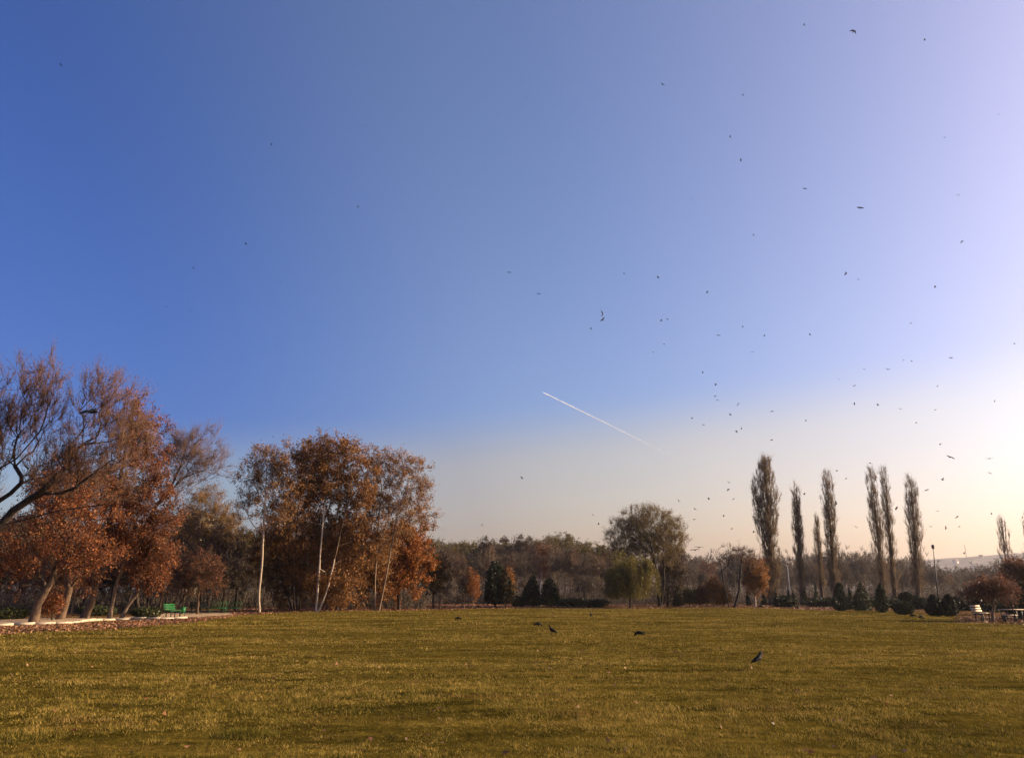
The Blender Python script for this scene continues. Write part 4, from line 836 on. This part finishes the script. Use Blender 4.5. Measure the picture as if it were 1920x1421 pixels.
# ------------------------------------------------------------------ benches
def slat(o, name, x0, x1, y0, y1, z0, z1, mat, tilt=None):
    V, f = box(x0, x1, y0, y1, z0, z1)
    if tilt is not None:
        a, px_, pz_ = tilt; c, s = math.cos(a), math.sin(a); q = V - [px_, 0, pz_]; V = np.stack([q[:, 0] * c - q[:, 2] * s + px_, V[:, 1], q[:, 0] * s + q[:, 2] * c + pz_], 1)
    return obj(name, V, f, mat, o, smooth=False)
def bench(px, py, ang, label, wood, iron, L=1.5, group=None):
    G = gp(px, py); G[2] = hgt(G[0], G[1]); o = empty('park_bench', G, label, 'bench', group, -(ang + math.atan2(G[0], G[1])))
    h = L / 2                                   # faces +x, runs along y
    for k in range(3): slat(o, 'seat_slat', .0 + k * .15, .13 + k * .15, -h, h, .42, .455, wood)
    for k in range(3): slat(o, 'back_slat', -.035, -.005, -h, h, .52 + k * .145, .615 + k * .145, wood, (R(17), 0, .45))
    for sy in (-h + .12, h - .16):
        for x0 in (.02, .36): slat(o, 'leg', x0, x0 + .05, sy, sy + .05, -.03, .419, iron)
        slat(o, 'seat_support', .0, .43, sy - .003, sy + .053, .375, .418, iron); slat(o, 'back_support', -.075, -.037, sy, sy + .05, .40, .92, iron, (R(17), 0, .45))
    return o
bench(318, 1157, R(27), 'bright green slatted park bench beside the path, turned sideways', 'green_paint', 'dark_paint')
bench(1836, 1164, R(25), 'sunlit cream slatted bench with dark legs by russet tree', 'cream_wood', 'dark_iron', 1.2)
bench(372, 1149, R(70), 'dark green shaded bench behind the bright green bench', 'dark_paint', 'dark_iron', 1.5)
G = gp(342, 1154); G[2] = hgt(G[0], G[1]); o = empty('litter_bin', G, 'small green litter bin on legs beside the bright green bench', 'bin')
rings = [(.22, .13), (.26, .15), (.62, .19), (.64, .205), (.66, .205)]
V, f = merge_l([bar((0, 0, a[0]), (0, 0, b_[0]), a[1], b_[1], 14) for a, b_ in zip(rings[:-1], rings[1:])]); obj('bucket', V, f, 'green_paint', o)
for sx in (-.16, .16):
    V, f = bar((sx, 0, -.03), (sx, 0, .5), .02, .02, 6); obj('leg', V, f, 'dark_paint', o)
def wire_bench(px, py, label):
    G = gp(px, py); G[2] = hgt(G[0], G[1]); o = empty('metal_bench', G, label, 'bench', 'green tubular metal benches', R(-4)); wd_, H = 0.58, 0.9
    def pipe(name, pts, r=.018):
        V, f = merge_l([bar(a, b_, r, r, 6) for a, b_ in zip(pts[:-1], pts[1:])]); return obj(name, V, f, 'wire_green', o)
    pipe('top_rail', [(x, .05, H - .05 * (1 - (x / wd_) ** 2)) for x in np.linspace(-wd_, wd_, 9)])
    pipe('seat_rail', [(-wd_, -.02, .42), (wd_, -.02, .42)], .022); pipe('seat_rail', [(-wd_, -.38, .40), (wd_, -.38, .40)], .022)
    for sx in (-wd_, wd_):
        pipe('leg', [(sx, .05, H), (sx, .0, .42), (sx, .06, -.03)]); pipe('leg', [(sx, -.38, .40), (sx, -.38, -.03)]); pipe('side_rail', [(sx, -.38, .40), (sx, .0, .42)])
    for x in np.linspace(-wd_ * .6, wd_ * .6, 4): pipe('back_rod', [(x, .05, H - .05 * (1 - (x / wd_) ** 2)), (x * .8, 0, .42)], .010)
    for x in np.linspace(-wd_ * .6, wd_ * .6, 4): pipe('seat_rod', [(x, -.02, .42), (x, -.38, .40)], .010)
wire_bench(410, 1149, 'green wire frame bench, nearer the path, left of two'); wire_bench(438, 1148.5, 'green wire frame bench, nearer the white birch, right of two')
G = gp(1896, 1163); G[2] = hgt(G[0], G[1]); o = empty('picnic_table', G, 'long low wooden table beside the thin sapling', 'table', None, R(6))
for k in range(4): slat(o, 'table_plank', -.55, .75, -.32 + k * .16, -.18 + k * .16, .62, .66, 'cream_wood')
for sx in (-.42, .56):
    for sy in (-.25, .19): slat(o, 'leg', sx, sx + .06, sy, sy + .06, -.03, .619, 'dark_iron')
    slat(o, 'cross_brace', sx + .005, sx + .055, -.19, .19, .3, .35, 'dark_iron')
G = gp(1893, 1165); G[2] = hgt(G[0], G[1]); o = empty('low_bench', G, 'low plank seat in front of the long wooden table', 'bench', None, R(6))
for k in range(2): slat(o, 'seat_plank', -.4, .5, -.12 + k * .13, -.0 + k * .13, .36, .40, 'cream_wood')
for sx in (-.3, .38): slat(o, 'leg', sx, sx + .06, -.1, .1, -.03, .359, 'dark_iron')
# ================================================================== birds
def loft(st, n=10):
    """rings (centre xyz, half width, half height, axis) joined into one skin with closed ends"""
    V, a = [], np.arange(n) * 2 * math.pi / n
    for (x, z, hw, hh, ax) in st:
        up_ = np.array([-math.sin(ax), 0, math.cos(ax)])
        V.append(np.array([x, 0, z]) + np.cos(a)[:, None] * hw * np.array([0, 1, 0]) + np.sin(a)[:, None] * hh * up_)
    m = len(st); V = np.concatenate(V); k = np.arange(n); k2 = (k + 1) % n
    Fq = np.concatenate([np.stack([i * n + k, i * n + k2, (i + 1) * n + k2, (i + 1) * n + k], 1) for i in range(m - 1)])
    V = np.concatenate([V, [[st[0][0], 0, st[0][1]], [st[-1][0], 0, st[-1][1]]]])
    t = np.concatenate([np.stack([k2, k, np.full(n, m * n)], 1), np.stack([(m - 1) * n + k, (m - 1) * n + k2, np.full(n, m * n + 1)], 1)])
    return V, [Fq, t]
def wing(side, a1, a2, sweep):
    st = [(.0, .10, -.07, .022), (.07, .125, -.085, .02), (.15, .15, -.09, .016), (.24, .12 - sweep, -.10 - sweep, .011), (.33, .07 - sweep * 1.6, -.10 - sweep * 1.4, .007), (.42, -.02 - sweep * 2, -.09 - sweep * 1.8, .003)]
    V = []; y = .025; z = .02; prev = 0
    for s_, le, tr, th in st:
        a = a1 if s_ <= .15 else a2; y += (s_ - prev) * math.cos(a); z += (s_ - prev) * math.sin(a); prev = s_; c = le * .6 + tr * .4
        nz, ny_ = math.cos(a), -math.sin(a)
        V += [(le, y, z), (c, y + ny_ * th, z + nz * th), (tr, y, z - .004), (c, y - ny_ * th, z - nz * th)]
    V = np.array(V); V[:, 1] *= side; m = len(st)
    Fq = np.concatenate([np.array([[i * 4 + j, i * 4 + (j + 1) % 4, i * 4 + 4 + (j + 1) % 4, i * 4 + 4 + j] for j in range(4)]) for i in range(m - 1)])
    return V, [Fq, np.array([[0, 1, 2, 3], [(m - 1) * 4 + 3, (m - 1) * 4 + 2, (m - 1) * 4 + 1, (m - 1) * 4]])]
BODY = [(-.25, .0, .05, .005, 0), (-.17, .0, .038, .012, 0), (-.11, .0, .032, .03, 0), (-.03, -.003, .05, .052, 0), (.05, .0, .054, .055, 0), (.11, .012, .04, .042, .2), (.15, .022, .032, .034, .1), (.18, .024, .026, .026, 0), (.2, .02, .012, .012, -.1), (.24, .012, .003, .003, -.1)]
def fly_mesh(nm, a1, a2, sw): V, f = merge_l([loft(BODY), wing(1, a1, a2, sw), wing(-1, a1, a2, sw)]); return mesh_data(nm, V, f, 'crow_black')
FLY = [fly_mesh('bird', R(a), R(b_), s_) for a, b_, s_ in ((12, -6, .0), (38, 20, .02), (-8, -35, .03), (55, 48, .0), (20, -25, .06))]
REG = [(lambda x, y: x < 700 and y < 650, 'high in deep blue sky over left trees'), (lambda x, y: x < 1290 and y < 720, 'in blue sky above the contrail'),
       (lambda x, y: y < 300, 'high in lavender sky near the top'), (lambda x, y: y < 600, 'in pale blue sky far above the poplars'),
       (lambda x, y: y < 850 and x < 1540, 'over the tallest poplar and contrail end'), (lambda x, y: y < 850, 'in bright sky over the slimmer poplars'),
       (lambda x, y: x < 1400, 'low over round olive tree and middle wood'), (lambda x, y: x < 1740, 'flying low among the poplars'), (lambda x, y: True, 'in cream sky over lamp post and hill')]
SPECK = """1508,48,4 1734,76,5 1393,179,2 1369,257,3 1389,300,4 1772,258,3 1872,215,2 1797,366,4 1297,374,2 1170,513,4 1234,521,5 1326,547,4 1108,617,3 1240,602,4 1251,598,3 1245,645,3 1393,613,3
1225,660,2 1318,699,3 1342,722,4 1341,743,4 1345,750,4 1384,758,4 1369,777,4 1297,785,3 1319,796,3 1413,440,3 1804,453,5 1586,513,5 1609,524,4 1753,539,4 1433,630,3 1519,628,3 1708,606,2 1902,645,3
1694,675,2 1709,677,3 1620,692,3 1574,711,3 1601,724,5 1602,757,3 1758,723,3 1646,760,4 1753,769,3 1865,753,2 1718,793,3 1511,789,3 1381,808,5 1390,804,3 1447,825,5 1763,833,4 986,184,4 509,271,3 461,458,4
386,458,2 671,387,3 363,503,2 356,582,4 312,575,3 526,530,2 685,236,2 114,122,3 979,897,5 1112,965,4 1122,983,4 1303,954,4 1302,973,4 1357,967,4 1329,936,4 1375,936,4 1366,917,5 1372,991,4 1413,998,4
1460,965,4 1508,927,4 1569,883,4 1586,898,3 1768,900,5 1681,953,5 1859,964,3 1774,990,4 1799,987,3 1808,1038,3 1631,868,3 1917,971,4"""
BIG = [(1600, 59, 13, -22, 'crow gliding with spread wings high near the top right corner'), (1613, 390, 12, 8, 'crow gliding with level wings in the pale blue sky above the leaning poplars'), (1509, 354, 7, 5, 'small crow left of the level winged glider in the pale blue sky'),
       (1242, 159, 6, 30, 'small crow alone in the upper middle of the sky'), (955, 511, 7, 0, 'small gliding crow left of the two crows flying one above the other'), (1010, 551, 6, 4, 'small gliding crow nearest left of the two stacked crows'),
       (1129, 586, 15, 75, 'upper of two crows flying close one above the other'), (1130, 600, 10, 30, 'lower of two crows flying close one above the other'), (1347, 629, 7, 0, 'small crow gliding level above the contrail end'),
       (1411, 660, 6, -8, 'small crow in the sky well above the tallest poplar'), (1447, 771, 6, 20, 'small crow above the tip of the tallest poplar'), (1665, 693, 6, 14, 'small crow above the leaning pair of poplars'), (1687, 767, 6, 30, 'dark small crow just above the leaning pair of poplars'),
       (1783, 671, 5, 0, 'small crow at the edge of the white glare'), (705, 837, 11, -5, 'crow flying just above the birch tops'), (904, 985, 7, 30, 'small crow low over the middle wood'), (1273, 940, 8, 20, 'small crow just right of the round olive crown'),
       (1310, 1026, 15, 4, 'upper of two gliding crows low over the orange bush'), (1303, 1031, 15, 3, 'lower of two gliding crows low over the orange bush'), (1367, 905, 6, -15, 'small crow left of the tallest poplar'), (1568, 945, 10, 60, 'crow with raised wings against the edge of the fourth poplar'),
       (1605, 988, 7, -40, 'small crow between fourth poplar and leaning pair'), (1781, 857, 14, 25, 'crow with bent wings right of the spreading poplar top'), (1855, 860, 12, 0, 'faint gliding crow high over the sparse poplar'), (1855, 886, 8, 15, 'small crow just above the sparse poplar'),
       (1737, 919, 11, 18, 'crow banking just right of the spreading poplar'), (1758, 958, 6, 0, 'small crow gliding above the lamp post'), (1795, 969, 8, 40, 'dark crow turning right of the lamp post'), (1745, 987, 6, 0, 'small crow gliding nearest above the lamp head')]
g = np.random.default_rng(500)
def flyer(px, py, D, pose, head, roll, label, group, s=1.0):
    o = bpy.data.objects.new('crow', FLY[pose]); COL.objects.link(o); p = at(px, py, D); o.location = tuple(p); o.rotation_mode = 'ZYX' if False else 'XYZ'
    o.rotation_euler = (roll, g.uniform(-.15, .15), head); o.scale = (s,) * 3; tag(o, label, 'bird', group)
ORD = 'first second third fourth fifth sixth seventh eighth ninth tenth eleventh twelfth thirteenth fourteenth fifteenth sixteenth seventeenth eighteenth nineteenth twentieth'.split()
SEEN = {}
for item in sorted(SPECK.split(), key=lambda q: int(q.split(',')[0])):
    x, y, s = map(int, item.split(',')); wh = next(r[1] for r in REG if r[0](x, y)); D = min(150, .46 * F / s) * g.uniform(.94, 1.0)
    head = (0 if g.random() < .5 else math.pi) + g.normal(0, .45); flyer(x, y, D * .95, int(g.integers(5)), head, g.normal(0, .35), ORD[SEEN.setdefault(wh, 0)] + ' tiny bird speck from the left ' + wh, 'bird specks ' + wh, {2: .65, 3: .78, 4: .9}.get(s, 1.0)); SEEN[wh] += 1
for x, y, s, rl, lab in BIG:
    D = max(55, min(140, .82 * F / s * .9)); flyer(x, y, D * .95, 0 if abs(rl) < 12 else int(g.integers(1, 5)), math.pi / 2 * (1 if g.random() < .5 else -1) + g.normal(0, .35), R(rl) * (1), lab, 'crows in flight')
flyer(171, 772, 25, 4, .1, .35, 'nearest crow, flying black against the bare willow twigs', 'crows in flight')
def stand_mesh(nm, spine, legs):
    V, f = loft(spine); ps = [(V, f)]
    for sy in (-1, 1):
        ps += [bar((-.0 + legs, sy * .03, .11), (.005 + legs, sy * .03, .0), .011, .007, 6), bar((-.02 + legs, sy * .03, .006), (.05 + legs, sy * .03, .006), .006, .004, 5)]
        for th in (-.5, .5): ps.append(bar((.005 + legs, sy * .03, .006), (.04 + legs, sy * .03 + th * .035, .006), .005, .003, 5))
        wv, wf = loft([(-.2, .105, .012, .012, .5), (-.1, .15, .018, .035, .5), (.0, .185, .022, .055, .5), (.07, .215, .016, .04, .6)]); wv[:, 1] += sy * .045; ps.append((wv, wf))
    V, f = merge_l(ps); return mesh_data(nm, V, f, 'crow_black')
UP = stand_mesh('crow_upright', [(-.26, .075, .03, .006, .45), (-.17, .115, .035, .015, .5), (-.09, .15, .045, .045, .5), (0, .19, .062, .068, .55), (.06, .235, .055, .06, .9), (.085, .285, .036, .04, 1.2), (.105, .325, .034, .036, .6), (.135, .335, .03, .03, .1), (.16, .33, .014, .014, -.1), (.21, .32, .003, .003, -.1)], .02)
FEED = stand_mesh('crow_feeding', [(-.27, .17, .03, .006, -.05), (-.18, .17, .035, .015, .0), (-.09, .17, .045, .045, .0), (0, .17, .062, .066, -.05), (.08, .165, .055, .056, -.2), (.13, .14, .038, .04, -.7), (.155, .105, .034, .035, -.9), (.17, .08, .028, .028, -.9), (.18, .06, .013, .013, -.9), (.2, .02, .003, .003, -.9)], .02)
for px, py, me, hd, s, lab in [(1423, 1253, UP, R(28), .85, 'nearest crow on the lawn, standing upright and facing right'), (1036, 1191, UP, R(165), 1.0, 'crow standing on the lawn with head raised, facing left, in the middle'),
        (1199, 1197, FEED, R(175), 1.0, 'crow bent forward on the lawn below the weeping willow'), (1009, 1176, FEED, R(15), 1.05, 'crow crouching flat on the lawn behind the head raised one'), (859, 1164, FEED, R(190), 1.0, 'crow feeding on the lawn below the thin saplings'),
        (1108, 1157, UP, R(80), .95, 'small crow seen end on, far out on the lawn'), (1712, 1160, FEED, R(160), 1.0, 'left of two crows on the lawn in front of the thujas'), (1728, 1162, FEED, R(10), 1.0, 'right of two crows on the lawn in front of the thujas'),
        (897, 1142, FEED, R(170), 1.4, 'crow at the lawn edge beside the pale orange young tree'), (1047, 1142, UP, R(200), 1.3, 'crow at the lawn edge left of the spreading juniper'), (1066, 1141, FEED, R(20), 1.3, 'crow at the lawn edge under the spreading juniper'),
        (1106, 1141, FEED, R(0), 1.3, 'crow at the lawn edge near the low juniper by the willow'), (1427, 1142, FEED, R(0), 1.4, 'crow at the lawn edge below tallest poplar'), (1497, 1142, UP, R(40), 1.3, 'crow at the lawn edge in front of slim thujas')]:
    G = gp(px, py); o = bpy.data.objects.new('crow', me); COL.objects.link(o); o.location = (G[0], G[1], float(hgt(G[0], G[1])) - .002); o.rotation_euler = (0, 0, hd); o.scale = (s,) * 3; tag(o, lab, 'bird', 'crows on the lawn')
# ================================================================== contrail
A_, B_ = ray(1017, 735), ray(1280, 864); pa = A_ * (9000 / A_[2]); pb = B_ * (9000 / B_[2]); n = 60; tt = np.linspace(0, 1, n)
P = pa + (pb - pa) * tt[:, None]; rr = np.interp(tt, [0, .02, .15, 1], [6, 16, 23, 32]) * (1 + .25 * np.sin(tt * 97) * np.sin(tt * 41 + 1)); dd = np.repeat(nrm(pb - pa)[None], n - 1, 0)
V, f = tubes(P[:-1], P[1:], rr[:-1], rr[1:], dd, dd, 10)
m, t, b = new_mat('contrail_ice'); a = t.nodes.new('ShaderNodeAttribute'); a.attribute_name = 'rnd'
df, tl, tp_, m1, m2 = (t.nodes.new(x) for x in ('ShaderNodeBsdfDiffuse', 'ShaderNodeBsdfTranslucent', 'ShaderNodeBsdfTransparent', 'ShaderNodeMixShader', 'ShaderNodeMixShader'))
df.inputs[0].default_value = tl.inputs[0].default_value = (.95, .95, .95, 1); m1.inputs[0].default_value = .5
t.links.new(df.outputs[0], m1.inputs[1]); t.links.new(tl.outputs[0], m1.inputs[2]); t.links.new(a.outputs['Fac'], m2.inputs[0]); t.links.new(tp_.outputs[0], m2.inputs[1]); t.links.new(m1.outputs[0], m2.inputs[2])
t.links.new(m2.outputs[0], t.nodes['Material Output'].inputs[0])
fade = np.repeat(np.interp(tt[:-1], [0, .05, .35, .75, 1], [.95, .74, .38, .12, .0]), 10)
o = obj('contrail', V - pa, f, 'contrail_ice', rnd=fade, loc=pa); tag(o, 'white aircraft contrail slanting down and fading towards the horizon', 'contrail')
# ================================================================== haze
V, f = box(-3300, 3300, -1200, 3300, -2, 125)
m, t, b = new_mat('haze_air'); t.nodes.remove(b); pv = t.nodes.new('ShaderNodeVolumePrincipled')
pv.inputs['Color'].default_value = (.93, .92, .95, 1); pv.inputs['Density'].default_value = 0.00014; pv.inputs['Anisotropy'].default_value = 0.6
t.links.new(pv.outputs[0], t.nodes['Material Output'].inputs['Volume'])
tag(obj('haze', V, f, 'haze_air', smooth=False), 'thin autumn haze in the air', 'haze', kind='stuff')
